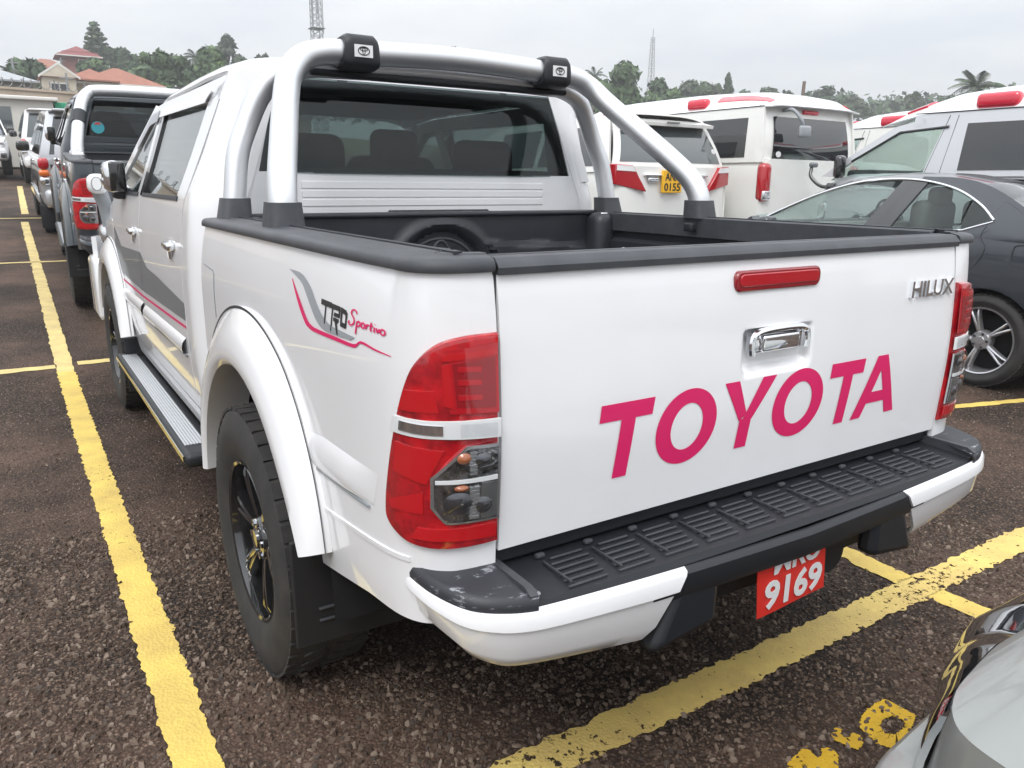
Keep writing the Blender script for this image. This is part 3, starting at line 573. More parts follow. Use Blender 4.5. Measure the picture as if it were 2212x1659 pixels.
    if hero:
        L_ = [(-.757, .971, 1.25), (-.754, .977, 1.305), (-.740, 1.012, 1.372), (-.707, 1.095, 1.448), (-.672, 1.185, 1.520), (-.638, 1.27, 1.588), (-.602, 1.345, 1.652), (-.557, 1.388, 1.706), (-.49, 1.402, 1.735), (-.38, 1.405, 1.745), (0, 1.405, 1.757)]
        full = L_+[(-x, y, z) for x, y, z in L_[-2::-1]]; MB().tube(spl(full, 9), .038, 24).build('bar_tube', 'brushed_alu', bar)
        L_ = [(-.756, 1.491, 1.25), (-.748, 1.497, 1.31), (-.727, 1.512, 1.43), (-.690, 1.524, 1.52), (-.645, 1.52, 1.61), (-.59, 1.505, 1.672), (-.50, 1.49, 1.703), (-.4, 1.485, 1.708), (0, 1.485, 1.716)]
        full = L_+[(-x, y, z) for x, y, z in L_[-2::-1]]; MB().tube(spl(full, 9), .0345, 22).build('bar_tube', 'brushed_alu', bar)
        MB().rbox((0, 1.475, 1.688), (1.0, .05, .022), .008).build('brace_bar', 'black_plastic', bar)
        for y, dx, dy in ((.971, .003, .006), (1.491, .008, .006)):
            for s_ in (-1, 1):
                P = [[(s_*(-.757)+s_*dx*t_+k2*(.050-.006*t_)*math.cos(a)**3*.0+(.050-.006*t_)*np.sign(math.cos(a))*abs(math.cos(a))**.6, y+dy*t_+(.053-.006*t_)*np.sign(math.sin(a))*abs(math.sin(a))**.6, 1.236+.062*t_) for a in np.linspace(0, 2*math.pi, 28, endpoint=False)] for t_ in (0, .9, 1) for k2 in (1,)]
                mb = MB().grid(P, closed_v=True); n0 = len(mb.v); mb.f.append(tuple(range(n0-28, n0))); mb.build('bar_foot', 'grey_plastic', bar, angle=50)
        MB().rbox((.700, 1.455, 1.215), (.035, .03, .05), .006).build('bar_bracket', 'chrome', bar); MB().rbox((.70, .96, 1.205), (.03, .04, .03), .006).build('bar_bracket', 'black_plastic', bar)
        for s_, cz in ((-.362, 1.7445), (.39, 1.7445)):
            P = []
            for x in np.linspace(-.058, .058, 9):
                g = .056 if abs(x) < .05 else .046
                P.append([(s_+x*(1-.08*math.sin(a)), 1.405+g*np.sign(math.cos(a))*abs(math.cos(a))**.55, cz+g*.95*np.sign(math.sin(a))*abs(math.sin(a))**.55) for a in np.linspace(0, 2*math.pi, 32, endpoint=False)])
            mb = MB().grid(P, closed_v=True); mb.f.append(tuple(range(32))[::-1]); mb.f.append(tuple(range(32*8, 32*9))); cl = mb.build('bar_clamp', 'black_plastic', bar, angle=60)
            pf = lambda a, b_, d, s0=s_, c0=cz: (s0+a, 1.3485-d, c0+b_)
            MB().prism([(-.030, -.018), (.030, -.018), (.030, .018), (-.030, .018)], lambda a, b_: pf(a, b_, -.002), lambda a, b_: pf(a, b_, .002)).build('emblem_plate', 'sticker_white', cl, smooth=False)
            emblem(cl, lambda a, b_, d: pf(a, b_, .002+d*.6), 0, 0, .040, 'decal_black')
    else:
        L_ = [(-.757, .75, 1.24), (-.74, .95, 1.34), (-.70, 1.14, 1.52), (-.655, 1.28, 1.66), (-.60, 1.33, 1.73), (-.50, 1.34, 1.76), (0, 1.34, 1.765)]
        MB().tube(spl(L_+[(-x, y, z) for x, y, z in L_[-2::-1]], 8), .048, 20).build('bar_tube', 'brushed_alu', bar)
        for s_ in (-1, 1): MB().tube([(s_*.712, 1.10, 1.48), (s_*.685, 1.19, 1.57)], .053, 16).build('bar_sleeve', 'black_plastic', bar); MB().rbox((s_*.757, .9, 1.245), (.09, .5, .05), .02).build('bar_foot', 'brushed_alu', bar)
    # --- bumper
    bp = bpy.data.objects.new('rear_bumper', None); bp.empty_display_size = .1; link(bp, root)
    bpl = spl([(-.838, .115), (-.842, .05), (-.834, -.02), (-.806, -.085), (-.755, -.120), (-.68, -.136), (-.5, -.146), (-.25, -.152), (0, -.154)], 8); n_ = len(bpl)
    zt_ = lambda x: float(np.interp(-abs(x), [-.85, -.838, -.80, -.69, 0], [.674, .671, .665, .655, .640])); zb_ = lambda x: float(np.interp(-abs(x), [-.85, -.842, -.815, -.75, -.45, 0], [.595, .588, .562, .540, .504, .495]))
    tp = ((0, -.016), (.03, -.004), (.08, 0), (.27, .002), (.30, -.005), (.34, -.006), (.75, -.012), (.95, -.028), (1, -.045)); P = []
    for t_, o in tp:
        lim = -.360-.09*t_; q = np.array([r_ for r_ in bpl if r_[0] < lim]+[(lim, float(np.interp(lim, bpl[8:, 0], bpl[8:, 1])))]); q = rs(q, 60); tn_ = np.gradient(q, axis=0); tn_ /= np.linalg.norm(tn_, axis=1, keepdims=True); nr = np.stack([tn_[:, 1], -tn_[:, 0]], 1)
        P.append([(x+n2[0]*o, y+n2[1]*o, zt_(x)+(zb_(x)-zt_(x))*t_) for (x, y), n2 in zip(q, nr)])
    P = np.array(P).transpose(1, 0, 2)
    both(MB().slab(P, .006, (-.3, -1, 0)), 'bumper_shell', paint, bp)
    Cn = [(x, y) for x, y in bpl if x >= -.52]; Cn = Cn+[(-x, y) for x, y in Cn[-2::-1]]
    P = [[(x, y+o, zt_(x)-.002+(zb_(x)-zt_(x))*t_) for t_, o in ((-.02, .02), (0, .012), (.06, .004), (.30, .004), (.42, .012), (.50, .05), (.55, .075), (1.0, .085))] for x, y in Cn if abs(x) < .47]
    MB().slab(P, .006, (0, -1, 0)).build('bumper_centre', 'black_plastic', bp)
    for s_ in (-1, 1): MB().slab(ruled([(.26, .50), (.435, .478)], [(.26, .632), (.362, .632)], 6, 6, lambda a, b_: (s_*a, -.140, b_)), .05, (0, -1, 0)).build('bumper_bracket', 'black_plastic', bp, bevel=.018)
    MB().rbox((0, -.02, .585), (.80, .10, .15), .02).build('towing_recess', 'dark_void', bp); MB().tube([(.20, -.07, .50), (.20, .1, .50)], .05, 20).build('tow_tube', 'black_plastic', bp)
    # step pad with tread
    pad = [(x, min(y+.016, -.105)) for x, y in bpl if x > -.70]; pad = pad+[(-x, y) for x, y in pad[-2::-1]]
    P = [[(x, y*(1-t_)+.045*t_, .662+.008*t_-(.012 if t_ == 0 else 0)) for t_ in (0, .04, .3, .6, .9, 1)] for x, y in pad]
    st = MB().slab(P, .02, (0, 0, 1)).build('step_pad', 'black_plastic', bp); MB().box((0, .03, .692), (1.39, .03, .035)).build('step_back', 'black_plastic', bp, bevel=.006)
    ribs = MB(); n_r = 11
    for i in range(n_r):
        x0 = -.60+i*.1145
        for j in range(6): ribs.rbox((x0+.05-.004*j, -.012-.019*j, .6712-.0012*j), (.088 if j else .075, .005, .005), .0022, 2)
        ribs.rbox((x0, .004, .6745), (.020, .012, .010), .004, 2); ribs.rbox((x0-.005, -.06, .671), (.004, .09, .006), .0018, 2)
    ribs.build('tread_ribs', 'grey_plastic', st)['kind'] = 'stuff'
    capo = [(x+.004, y+.008) for x, y in bpl if x < -.685]; Pc = []
    for x, y in capo:
        zt = zt_(x)+.002; d = .022
        Pc.append([(x, y, zt-.012), (x-.001, y-.001, zt+.004), (x+.002, y+.003, zt+d*.8), (x+.010, y+.010, zt+d), (-.70 if x > -.815 else x*.6-.28, .02 if x > -.815 else y*.3+.05, zt_(-.845)+d-.004)])
    both(MB().slab(Pc, .004, (-.3, -.5, 1)), 'bumper_end_cap', 'scuffed_plastic', bp, angle=60)
    both(MB().slab(ruled([(-.705, -.122), (-.705, .03)], [(-.690, -.124), (-.690, .03)], 8, 1, lambda a, b_: (a, b_, .690-.010*(b_ < -.11))), .03, (0, 0, 1)), 'cap_edge', 'grey_plastic', bp)
    # plate hangs from the bumper
    if hero:
        pl = MB().slab(ruled([(-.118, .452), (.112, .460)], [(-.135, .600), (.098, .600)], 8, 6, lambda a, b_: (a, -.122+.0025*math.sin(a*16), b_)), .002, (0, -1, 0)).build('licence_plate', 'plate_red', root)
        pf = lambda a, b_, d: (a, -.1240-d+.0025*math.sin(a*16)-.0*b_, b_)
        text_fit('9169', pf, -.104, .094, .466, .536, .0012, 'plate_number', 'plate_white', pl, bold=.03); text_fit('MRU', pf, -.080, .078, .546, .600, .0012, 'plate_number', 'plate_white', pl, bold=.03)
        # decals on the quarter panel
        gm = lambda a, b_: bed(a, b_, .0014)
        gl_ = spl([(.751, 1.161), (.704, 1.152), (.652, 1.138), (.60, 1.106), (.555, 1.078), (.508, 1.064), (.44, 1.064), (.367, 1.067)], 6); gh = spl([(.750, 1.162), (.67, 1.160), (.608, 1.142), (.565, 1.116), (.525, 1.094), (.478, 1.080), (.42, 1.077), (.346, 1.075)], 6)
        MB().grid(ruled(gl_, gh, 50, 3, gm)).build('decal_stripe', 'decal_grey', sides[0])
        rl = spl([(.727, 1.143), (.672, 1.096), (.621, 1.061), (.595, 1.054), (.562, 1.051), (.45, 1.053), (.349, 1.056), (.322, 1.0685), (.26, 1.066), (.204, 1.0655)], 6); rh = spl([(.726, 1.145), (.657, 1.102), (.607, 1.070), (.585, 1.063), (.552, 1.060), (.44, 1.061), (.351, 1.0625), (.319, 1.0735), (.26, 1.0695), (.204, 1.067)], 6)
        MB().grid(ruled(rl, rh, 60, 2, gm)).build('decal_stripe', 'magenta', sides[0])
        dm = lambda mb, q: mb.slab(ruled([q[0], q[1]], [q[3], q[2]], 4, 3, lambda a, b_: bed(a, b_, .0018)), .0006, (-1, 0, 0)); trd = MB()
        for q in ([(.528, 1.113), (.470, 1.112), (.470, 1.123), (.528, 1.124)], [(.506, 1.077), (.501, 1.077), (.499, 1.113), (.504, 1.113)], [(.466, 1.112), (.428, 1.112), (.424, 1.121), (.466, 1.122)], [(.470, 1.068), (.465, 1.068), (.461, 1.122), (.466, 1.122)], [(.456, 1.099), (.428, 1.099), (.428, 1.106), (.452, 1.107)], [(.432, 1.099), (.426, 1.099), (.424, 1.118), (.430, 1.118)], [(.456, 1.090), (.432, 1.088), (.430, 1.096), (.456, 1.097)], [(.436, 1.066), (.428, 1.066), (.440, 1.091), (.450, 1.091)], [(.420, 1.112), (.396, 1.109), (.394, 1.118), (.420, 1.121)], [(.420, 1.085), (.414, 1.085), (.414, 1.121), (.420, 1.121)], [(.420, 1.085), (.394, 1.084), (.394, 1.093), (.420, 1.094)], [(.397, 1.084), (.391, 1.086), (.389, 1.114), (.395, 1.117)]): dm(trd, q)
        trd.build('decal_lettering', 'decal_black', sides[0])
        # cursive word drawn as strokes in (u right, v up) units
        strokes = [[(1.2, 2.9), (.9, 3.3), (.45, 3.2), (.35, 2.7), (.75, 2.2), (.8, 1.6), (.4, 1.15), (0, 1.35), (.1, 1.7)], [(1.25, 1.9), (1.15, .2)], [(1.2, 1.75), (1.55, 2.0), (1.75, 1.7), (1.55, 1.35), (1.22, 1.4)], ell(2.15, 1.65, .24, .34, 12)+[(2.39, 1.65)], [(2.6, 1.95), (2.6, 1.3)], [(2.6, 1.65), (2.8, 1.95), (3.0, 1.9)], [(3.25, 2.4), (3.2, 1.45), (3.4, 1.3)], [(3.05, 1.95), (3.5, 1.98)], [(3.7, 1.9), (3.68, 1.4), (3.82, 1.3)], [(3.72, 2.25), (3.75, 2.32)], [(3.95, 1.9), (4.1, 1.35), (4.35, 1.9)], ell(4.72, 1.6, .28, .34, 12)+[(5.0, 1.6)]]
        sm_ = MB()
        for q in strokes:
            C = spl(q, 5) if len(q) > 2 else rs(q, 6); tn_ = np.gradient(C, axis=0); tn_ /= np.maximum(np.linalg.norm(tn_, axis=1, keepdims=True), 1e-9); nr = np.stack([-tn_[:, 1], tn_[:, 0]], 1)
            sm_.grid([[bed(.380-(p_[0]+o*n2[0])*.0305, 1.0795+(p_[1]+o*n2[1])*.0135+.0002*p_[0], .0017) for o in (-.10, .10)] for p_, n2 in zip(C, nr)])
        sm_.build('decal_lettering', 'magenta', sides[0])
    # --- mud flaps, wheels, underside
    both(MB().slab(ruled([(-.925, .305), (-.50, .295)], [(-.925, .57), (-.50, .60)], 10, 8, lambda a, b_: (a, .50+.03*(b_-.3), b_)), .012, (0, -1, 0)), 'mud_flap', 'flap_rubber', bevel=.004)
    both(MB().rbox((-.72, .502, .365), (.30, .012, .006), .002).rbox((-.72, .502, .395), (.30, .012, .006), .002), 'flap_rib', 'grey_plastic')
    for y in (.98, 4.065):
        for s_ in (-1, 1): wheel(root, s_*.918, y, s_, rim='black' if hero else 'alloy')
    MB().rbox((0, 2.4, .60), (1.0, 4.6, .16), .05).rbox((0, .98, .40), (1.35, .12, .12), .05).rbox((0, 3.3, .55), (1.60, 3.2, .10), .04).build('chassis', 'dark_void', root)
    MB().rbox((0, .25, .63), (1.40, .44, .10), .03).build('bed_underside', 'dark_void', root)
    # --- cab
    ct = lambda t_: (math.sin(t_)**.9, math.cos(t_)**.9)
    def corner(u_, z):
        W0 = Wc(z); rx_, ry_ = .15, min(.17, yd(z)-.03-rwall(z)); ye = yd(z)-.006
        if u_ < .8:
            a = u_/.8*math.pi/2; return (-(W0-rx_)-rx_*math.sin(a), rwall(z)+ry_-ry_*math.cos(a), z)
        k2 = (u_-.8)/.2; return (-W0, (rwall(z)+ry_)*(1-k2)+ye*k2, z)
    both(MB().slab([[corner(u_, z) for z in np.r_[np.linspace(.50, 1.25, 10), np.linspace(1.29, 1.70, 16)]] for u_ in np.linspace(0, 1, 26)], .012, (-.7, -.7, 0)), 'cab_corner', paint)
    def rearw(x, z): return (x, rwall(z)-.0+.004*(x/.6)**2, z)
    we = lambda z: .645+(.565-.645)*(z-1.383)/(1.683-1.383)
    MB().slab(ruled([(-.74, .9), (.74, .9)], [(-.70, 1.382), (.70, 1.382)], 20, 16, lambda a, b_: (a, rwall(b_)+.002+.03*max(0, abs(a)-.62), b_)), .02, (0, -1, 0)).build('cab_rear_panel', paint, root)
    for zz in (1.268, 1.298, 1.328):
        MB().slab(ruled([(-.50, zz), (.50, zz)], [(-.50, zz+.024), (.50, zz+.024)], 8, 3, lambda a, b_: (a, rwall(b_)-.0012, b_)), .004, (0, -1, 0)).build('pressed_rib', paint, root, bevel=.0015)
    MB().slab(ruled([(-.58, 1.684), (.58, 1.684)], [(-.55, 1.728), (.55, 1.728)], 20, 4, lambda a, b_: (a, rwall(b_)-.003+.02*(a/.55)**2*.3+.010*max(0, (b_-1.70)/.03)**2, b_)), .02, (0, -1, 0)).build('roof_header', paint, root)
    both(MB().slab(ruled([(-.75, 1.36), (-.645, 1.36)], [(-.645, 1.70), (-.55, 1.70)], 6, 10, lambda a, b_: (a, rwall(b_)+.004+.16*max(0, abs(a)-(Wc(b_)-.11)), b_)), .02, (0, -1, 0)), 'window_post', paint)
    rw = MB().slab(ruled([(-.658, 1.378), (.658, 1.378)], [(-.578, 1.690), (.578, 1.690)], 24, 12, lambda a, b_: (a, rwall(b_)-.006+.012*(a/.6)**4, b_)), .004, (0, -1, 0)).build('rear_window', window if hero else 'privacy_glass', root)
    fr = MB()
    for (a0, a1, b0, b1) in (((-.656, 1.380), (.656, 1.380), (-.652, 1.400), (.652, 1.400)), ((-.582, 1.640), (.582, 1.640), (-.578, 1.688), (.578, 1.688)), ((-.656, 1.380), (-.618, 1.380), (-.578, 1.688), (-.530, 1.688)), ((.618, 1.380), (.656, 1.380), (.530, 1.688), (.578, 1.688))): fr.slab(ruled([a0, a1], [b0, b1], 8, 4, lambda a, b_: (a, rwall(b_)+.002+.012*(a/.6)**4, b_)), .002, (0, -1, 0))
    fr.build('window_frit', 'gloss_black', rw)
    def rhw(y):
        ye = 1.76; w0 = .690
        if y < ye: k2 = min(1, (ye-y)/(ye-1.635)); return w0-.13*(1-math.sqrt(max(0, 1-k2*k2)))
        return w0-.03*max(0, (y-2.9)/.4)
    def roof(u_, y):
        zt = float(np.interp(y, [1.635, 1.65, 1.68, 1.75, 2.0, 2.4, 2.9, 3.1, 3.25], [1.715, 1.738, 1.758, 1.780, 1.800, 1.808, 1.795, 1.760, 1.712])); e_ = float(np.interp(y, [1.635, 1.66, 2.0, 2.9, 3.25], [1.70, 1.70, 1.708, 1.700, 1.66]))
        return (u_*rhw(y), y, e_+(zt-e_)*(.78*(1-u_*u_*.25)/1.0+.22*(1-u_*u_))*(1-abs(u_)**14))
    MB().slab([[roof(u_, y) for y in np.r_[np.linspace(1.635, 1.80, 16), np.linspace(1.85, 3.25, 16)]] for u_ in np.sin(np.linspace(-math.pi/2, math.pi/2, 40))], .012, (0, 0, 1)).build('roof', paint, root)
    MB().rbox((.545, 1.64, 1.735), (.02, .10, .006), .003).build('roof_strip', 'decal_grey', root) if hero else None
    # door shut line filler
    both(MB().slab([[(-(Wc(z)-.012), yd(z)+o, z) for z in np.linspace(.5, 1.70, 24)] for o in (-.03, .03)], .01, (-1, 0, 0)), 'door_seal', 'seam')
    both(MB().slab([[(-(Wc(z)-.012), y, z) for z in np.linspace(.5, 1.28, 12)] for y in (2.85, 2.90)], .01, (-1, 0, 0)), 'door_seal', 'seam')
    for mir in (False, True):
        def put(mb, nm, mat, par, **k2): return (mb.mirror() if mir else mb).build(nm, mat, par, **k2)
        for front in (False, True):
            y0 = (lambda z: yd(z)+.004) if not front else (lambda z: 2.880); y1 = (lambda z: 2.872) if not front else (lambda z: 3.86+.0*z)
            dr = put(MB().slab([[side(y0(z)*(1-u_)+y1(z)*u_, z) for z in np.linspace(.52, 1.288, 22)] for u_ in np.linspace(0, 1, 20)], .02, (-1, 0, 0)), 'door', paint, root)
            # moulding bar and lower strip
            ym0, ym1 = (1.90, 2.85) if not front else (2.91, 3.80); pr_ = [(0, 0), (.12, .008), (.3, .016), (.6, .020), (.86, .018), (.97, .012), (1, -.002)]
            A = rs([(ym0, .792), (ym1, .787)], 16); B = rs([(ym0, .728), (ym1, .724)], 16)
            put(MB().grid([[side(*(a*(1-t_)+b_*t_), o) for t_, o in pr_] for a, b_ in zip(A, B)]), 'moulding', paint, dr)
            put(MB().slab(ruled([(ym0+.02, .718), (ym1-.02, .714)], [(ym0+.02, .725), (ym1-.02, .721)], 6, 1, lambda a, b_: side(a, b_, .006)), .004, (-1, 0, 0)), 'moulding_shadow_strip', 'decal_grey', dr)
            hy = 2.02 if not front else 3.0
            hd = put(MB().rbox((-.874, hy+.02, 1.115), (.03, .12, .032), .012), 'door_handle', 'chrome', dr); put(MB().rbox((-.866, hy+.04, 1.10), (.008, .07, .07), .004), 'handle_cup', 'chrome', dr)
            # glass and frame
            lo_, hi_ = ([(1.985, 1.286), (2.795, 1.286)], [(1.875, 1.615), (2.795, 1.640)]) if not front else ([(2.945, 1.286), (3.73, 1.286)], [(2.945, 1.638), (3.10, 1.630), (3.40, 1.475), (3.73, 1.292)])
            put(MB().slab(ruled(lo_, hi_, 22, 12, lambda a, b_: side(a, b_, -.008)), .004, (-1, 0, 0)), 'window', 'side_glass', dr)
            put(MB().slab(ruled([(lo_[0][0]-.02, 1.279), (lo_[1][0], 1.279)], [(lo_[0][0]-.02, 1.296), (lo_[1][0], 1.296)], 10, 2, lambda a, b_: side(a, b_, .004)), .012, (-1, 0, 0)), 'window_sill', 'black_plastic', dr)
            if not front:
                put(MB().slab(ruled([(yd(1.286)+.004, 1.286), (1.995, 1.286)], [(yd(1.66)+.004, 1.668), (1.885, 1.64)], 6, 12, lambda a, b_: side(a, b_, 0)), .02, (-1, 0, 0)), 'window_frame', paint, dr)
                put(MB().slab(ruled([(2.785, 1.284), (2.872, 1.284)], [(2.785, 1.645), (2.872, 1.645)], 4, 10, lambda a, b_: side(a, b_, .001)), .015, (-1, 0, 0)), 'pillar_trim', 'gloss_black', dr)
                put(MB().slab(ruled([(yd(1.66)+.004, 1.612), (2.875, 1.637)], [(yd(1.69)+.004, 1.688), (2.875, 1.688)], 16, 4, lambda a, b_: side(a, b_, .0)), .015, (-1, 0, 0)), 'window_header', paint, dr)
                put(MB().slab(ruled([(1.90, 1.612), (2.86, 1.622)], [(1.86, 1.650), (2.86, 1.660)], 16, 3, lambda a, b_: side(a, b_, .012-.010*max(0, (b_-1.63)/.03))), .003, (-1, 0, 0)), 'rain_visor', paint if hero else 'gloss_black', dr)
            else:
                put(MB().slab(ruled([(2.880, 1.284), (2.955, 1.284)], [(2.880, 1.645), (2.955, 1.645)], 4, 10, lambda a, b_: side(a, b_, .0)), .015, (-1, 0, 0)), 'window_frame', paint, dr)
                put(MB().slab(ruled([(2.880, 1.634), (3.10, 1.626), (3.40, 1.470), (3.74, 1.288)], [(2.880, 1.688), (3.13, 1.680), (3.47, 1.510), (3.86, 1.288)], 20, 3, lambda a, b_: side(a, b_, .0)), .015, (-1, 0, 0)), 'window_header', paint, dr)
                put(MB().slab(ruled([(2.9, 1.608), (3.09, 1.598), (3.30, 1.497)], [(2.9, 1.655), (3.11, 1.645), (3.34, 1.522)], 14, 3, lambda a, b_: side(a, b_, .010)), .003, (-1, 0, 0)), 'rain_visor', 'decal_grey', dr)
            if hero and not mir:
                if not front:
                    MB().grid(ruled([(1.868, .862), (2.872, .850)], [(1.868, .925), (2.45, .965), (2.70, .975), (2.872, 1.03)], 24, 4, lambda a, b_: side(a, b_, .0015))).build('decal_stripe', 'decal_dark', dr); MB().grid(ruled([(1.868, .832), (2.872, .818)], [(1.868, .842), (2.872, .828)], 12, 1, lambda a, b_: side(a, b_, .0015))).build('decal_stripe', 'magenta', dr)
                else:
                    MB().grid(ruled([(2.88, .850), (3.62, .86), (3.80, 1.0)], [(2.88, 1.03), (3.2, 1.02), (3.55, 1.01), (3.82, 1.10)], 24, 4, lambda a, b_: side(a, b_, .0015))).build('decal_stripe', 'decal_dark', dr); MB().grid(ruled([(2.88, .818), (3.60, .822)], [(2.88, .828), (3.60, .832)], 12, 1, lambda a, b_: side(a, b_, .0015))).build('decal_stripe', 'magenta', dr)
        # A pillar to cowl, fender, flare, running board, mirror
        put(MB().slab(ruled([(3.13, 1.678), (3.47, 1.508), (3.90, 1.27)], [(3.20, 1.70), (3.55, 1.53), (4.0, 1.27)], 14, 2, lambda a, b_: side(a, b_, -.01)), .02, (-1, 0, 0)), 'windscreen_pillar', paint, root)
        th = np.linspace(14, 168, 40); fy = np.r_[4.93, 4.065+.51*np.cos(np.radians(th)), 3.56]; fz = np.r_[.62, .378+.51*np.sin(np.radians(th)), .47]
        ztop = lambda y: float(np.interp(y, [3.5, 3.86, 3.9, 4.4, 4.95], [1.10, 1.12, 1.135, 1.10, .98]))
        put(MB().slab([[side(y, z0+(ztop(y)-z0)*t_) for t_ in np.linspace(0, 1, 14)] for y, z0 in zip(fy, fz) if y > 3.868], .015, (-1, 0, 0)), 'front_fender', paint, root)
        put(MB().slab([[side(y, z) for z in np.linspace(.44, .53, 4)] for y in np.linspace(1.60, 3.62, 20)], .03, (-1, 0, 0)), 'sill', paint, root)
        put(MB().slab(ruled([(3.86, 1.12), (4.95, .98)], [(3.90, 1.27), (4.40, 1.16), (4.95, 1.0)], 12, 3, lambda a, b_: (-(Wc(1.1)-.03*(b_-1.0)/.2)*(1-.05*((a-3.9)/.9)**2 if a > 3.9 else 1), a, b_)), .02, (-1, 0, 1)), 'fender_top', paint, root)
        fl, seam = flare(4.065, .378, 10, 165); put(fl, 'wheel_flare', paint, root); put(seam, 'flare_seam', 'seam', root)
        P = [[(x, 4.065+.53*math.cos(a), .378+.53*math.sin(a)) for x in (-.85, -.48)] for a in np.linspace(0, math.pi, 30)]; inner = [[(-.48, 4.065+r_*math.cos(a), .378+r_*math.sin(a)) for r_ in (.53, .01)] for a in np.linspace(0, math.pi, 30)]
        put(MB().grid(P).grid(inner), 'wheel_housing', 'dark_void', root)
        rb = put(MB().rbox((-.872, 2.69, .385), (.135, 1.97, .055), .02), 'running_board', 'black_plastic', root)
        g = MB()
        P = [[(-.845-.075*t_, y, .4145+.003*abs(math.sin(t_*math.pi*7))) for t_ in np.linspace(0, 1, 43)] for y in np.linspace(1.81, 3.58, 4)]; put(g.slab(P, .006, (0, 0, 1)), 'board_tread', 'board_alu', rb); put(MB().box((-.9415, 2.69, .392), (.004, 1.93, .020)), 'board_strip', 'machined', rb)
        mr = put(MB().rbox((-.885, 3.40, 1.365), (.09, .19, .155), .04), 'door_mirror', 'chrome', root); put(MB().rbox((-.872, 3.315, 1.365), (.075, .03, .145), .014), 'mirror_back', 'gloss_black', mr); put(MB().rbox((-.915, 3.43, 1.345), (.04, .10, .034), .012), 'mirror_indicator', 'clear_lens' if False else 'reflector', mr); put(MB().rbox((-.852, 3.42, 1.285), (.08, .12, .06), .02), 'mirror_arm', 'black_plastic', mr)
        put(MB().rbox((-.895, 4.74, .66), (.07, .42, .40), .035), 'front_bumper_corner', paint, root)
        put(MB().rbox((-.80, 4.72, 1.0), (.12, .3, .14), .05), 'headlight', 'reflector', root)
        put(MB().slab(ruled([(-.90, .20), (-.60, .20)], [(-.90, .50), (-.60, .50)], 4, 4, lambda a, b_: (a, 3.60, b_)), .012, (0, -1, 0)), 'mud_flap', 'black_plastic', root)
    if hero: 
        fm = MB().rbox((-.880, 4.26, 1.325), (.11, .12, .115), .04).build('fender_mirror', paint, root); MB().tube([(-.872, 4.29, 1.29), (-.845, 4.32, 1.20), (-.82, 4.33, 1.08)], [.045, .04, .05], 12).build('mirror_stalk', 'decal_grey', fm)
        MB().prism(ell(0, 0, .030, .042, 20), lambda a, b_: (-.888+a, 4.205, 1.325+b_), lambda a, b_: (-.888+a, 4.196, 1.325+b_)).build('mirror_glass', 'decal_grey', fm); MB().prism(ell(0, 0, .024, .036, 20), lambda a, b_: (-.888+a, 4.2, 1.325+b_), lambda a, b_: (-.888+a, 4.193, 1.325+b_)).build('mirror_glass', 'plate_white', fm)
    # hood, windscreen, front bumper
    MB().slab([[(u_*.78, y, float(np.interp(y, [3.88, 4.3, 4.8, 4.95], [1.26, 1.20, 1.06, .97]))+.03*(1-u_*u_)) for y in np.linspace(3.88, 4.95, 14)] for u_ in np.linspace(-1, 1, 20)], .015, (0, 0, 1)).build('bonnet', paint, root)
    MB().slab(ruled([(-1, 0), (1, 0)], [(-1, 1), (1, 1)], 20, 10, lambda a, b_: (a*(.765*(1-b_)+.59*b_), 3.95-.75*b_-.06*(abs(a)**3), 1.262+.44*b_)), .004, (0, 1, 1)).build('windscreen', 'pale_glass', root)
    fb = spl([(-.90, 4.85), (-.84, 4.98), (-.6, 5.05), (0, 5.08), (.6, 5.05), (.84, 4.98), (.90, 4.85)], 6); MB().slab([[(x, y, z) for z in np.linspace(.46, .98, 6)] for x, y in fb], .03, (0, 1, 0)).build('front_bumper', paint, root)
    # cabin
    MB().rbox((0, 2.6, 1.0), (1.5, 1.9, .5), .05).build('cabin_floor', 'interior', root); MB().rbox((0, 3.6, 1.24), (1.46, .45, .16), .06).build('dashboard', 'interior', root)
    st_ = MB().tube([(.38+.17*math.cos(a), 3.32+.05*math.sin(a), 1.28+.16*math.sin(a)) for a in np.linspace(0, 2*math.pi, 30)], .014, 8).build('steering_wheel', 'interior', root)
    for x in (-.36, .36):
        MB().rbox((x, 2.78, 1.20), (.48, .16, .56), .07).build('front_seat', 'interior', root); MB().rbox((x, 2.74, 1.52), (.26, .10, .18), .05).build('headrest', 'interior', root); MB().rbox((x*1.05, 1.88, 1.44), (.28, .10, .17), .05).build('headrest', 'interior', root)
    MB().rbox((0, 1.86, 1.16), (1.36, .16, .42), .06).build('rear_seat', 'interior', root); MB().rbox((0, 2.4, 1.688), (1.2, 1.3, .012), .005).build('headlining', 'interior', root)
    return root

hero = build_pickup('pickup_truck', (0, 0, 0))
tag(hero, 'white double cab pickup with TOYOTA in magenta on its tailgate', 'pickup truck', 'pickups parked nose to tail')
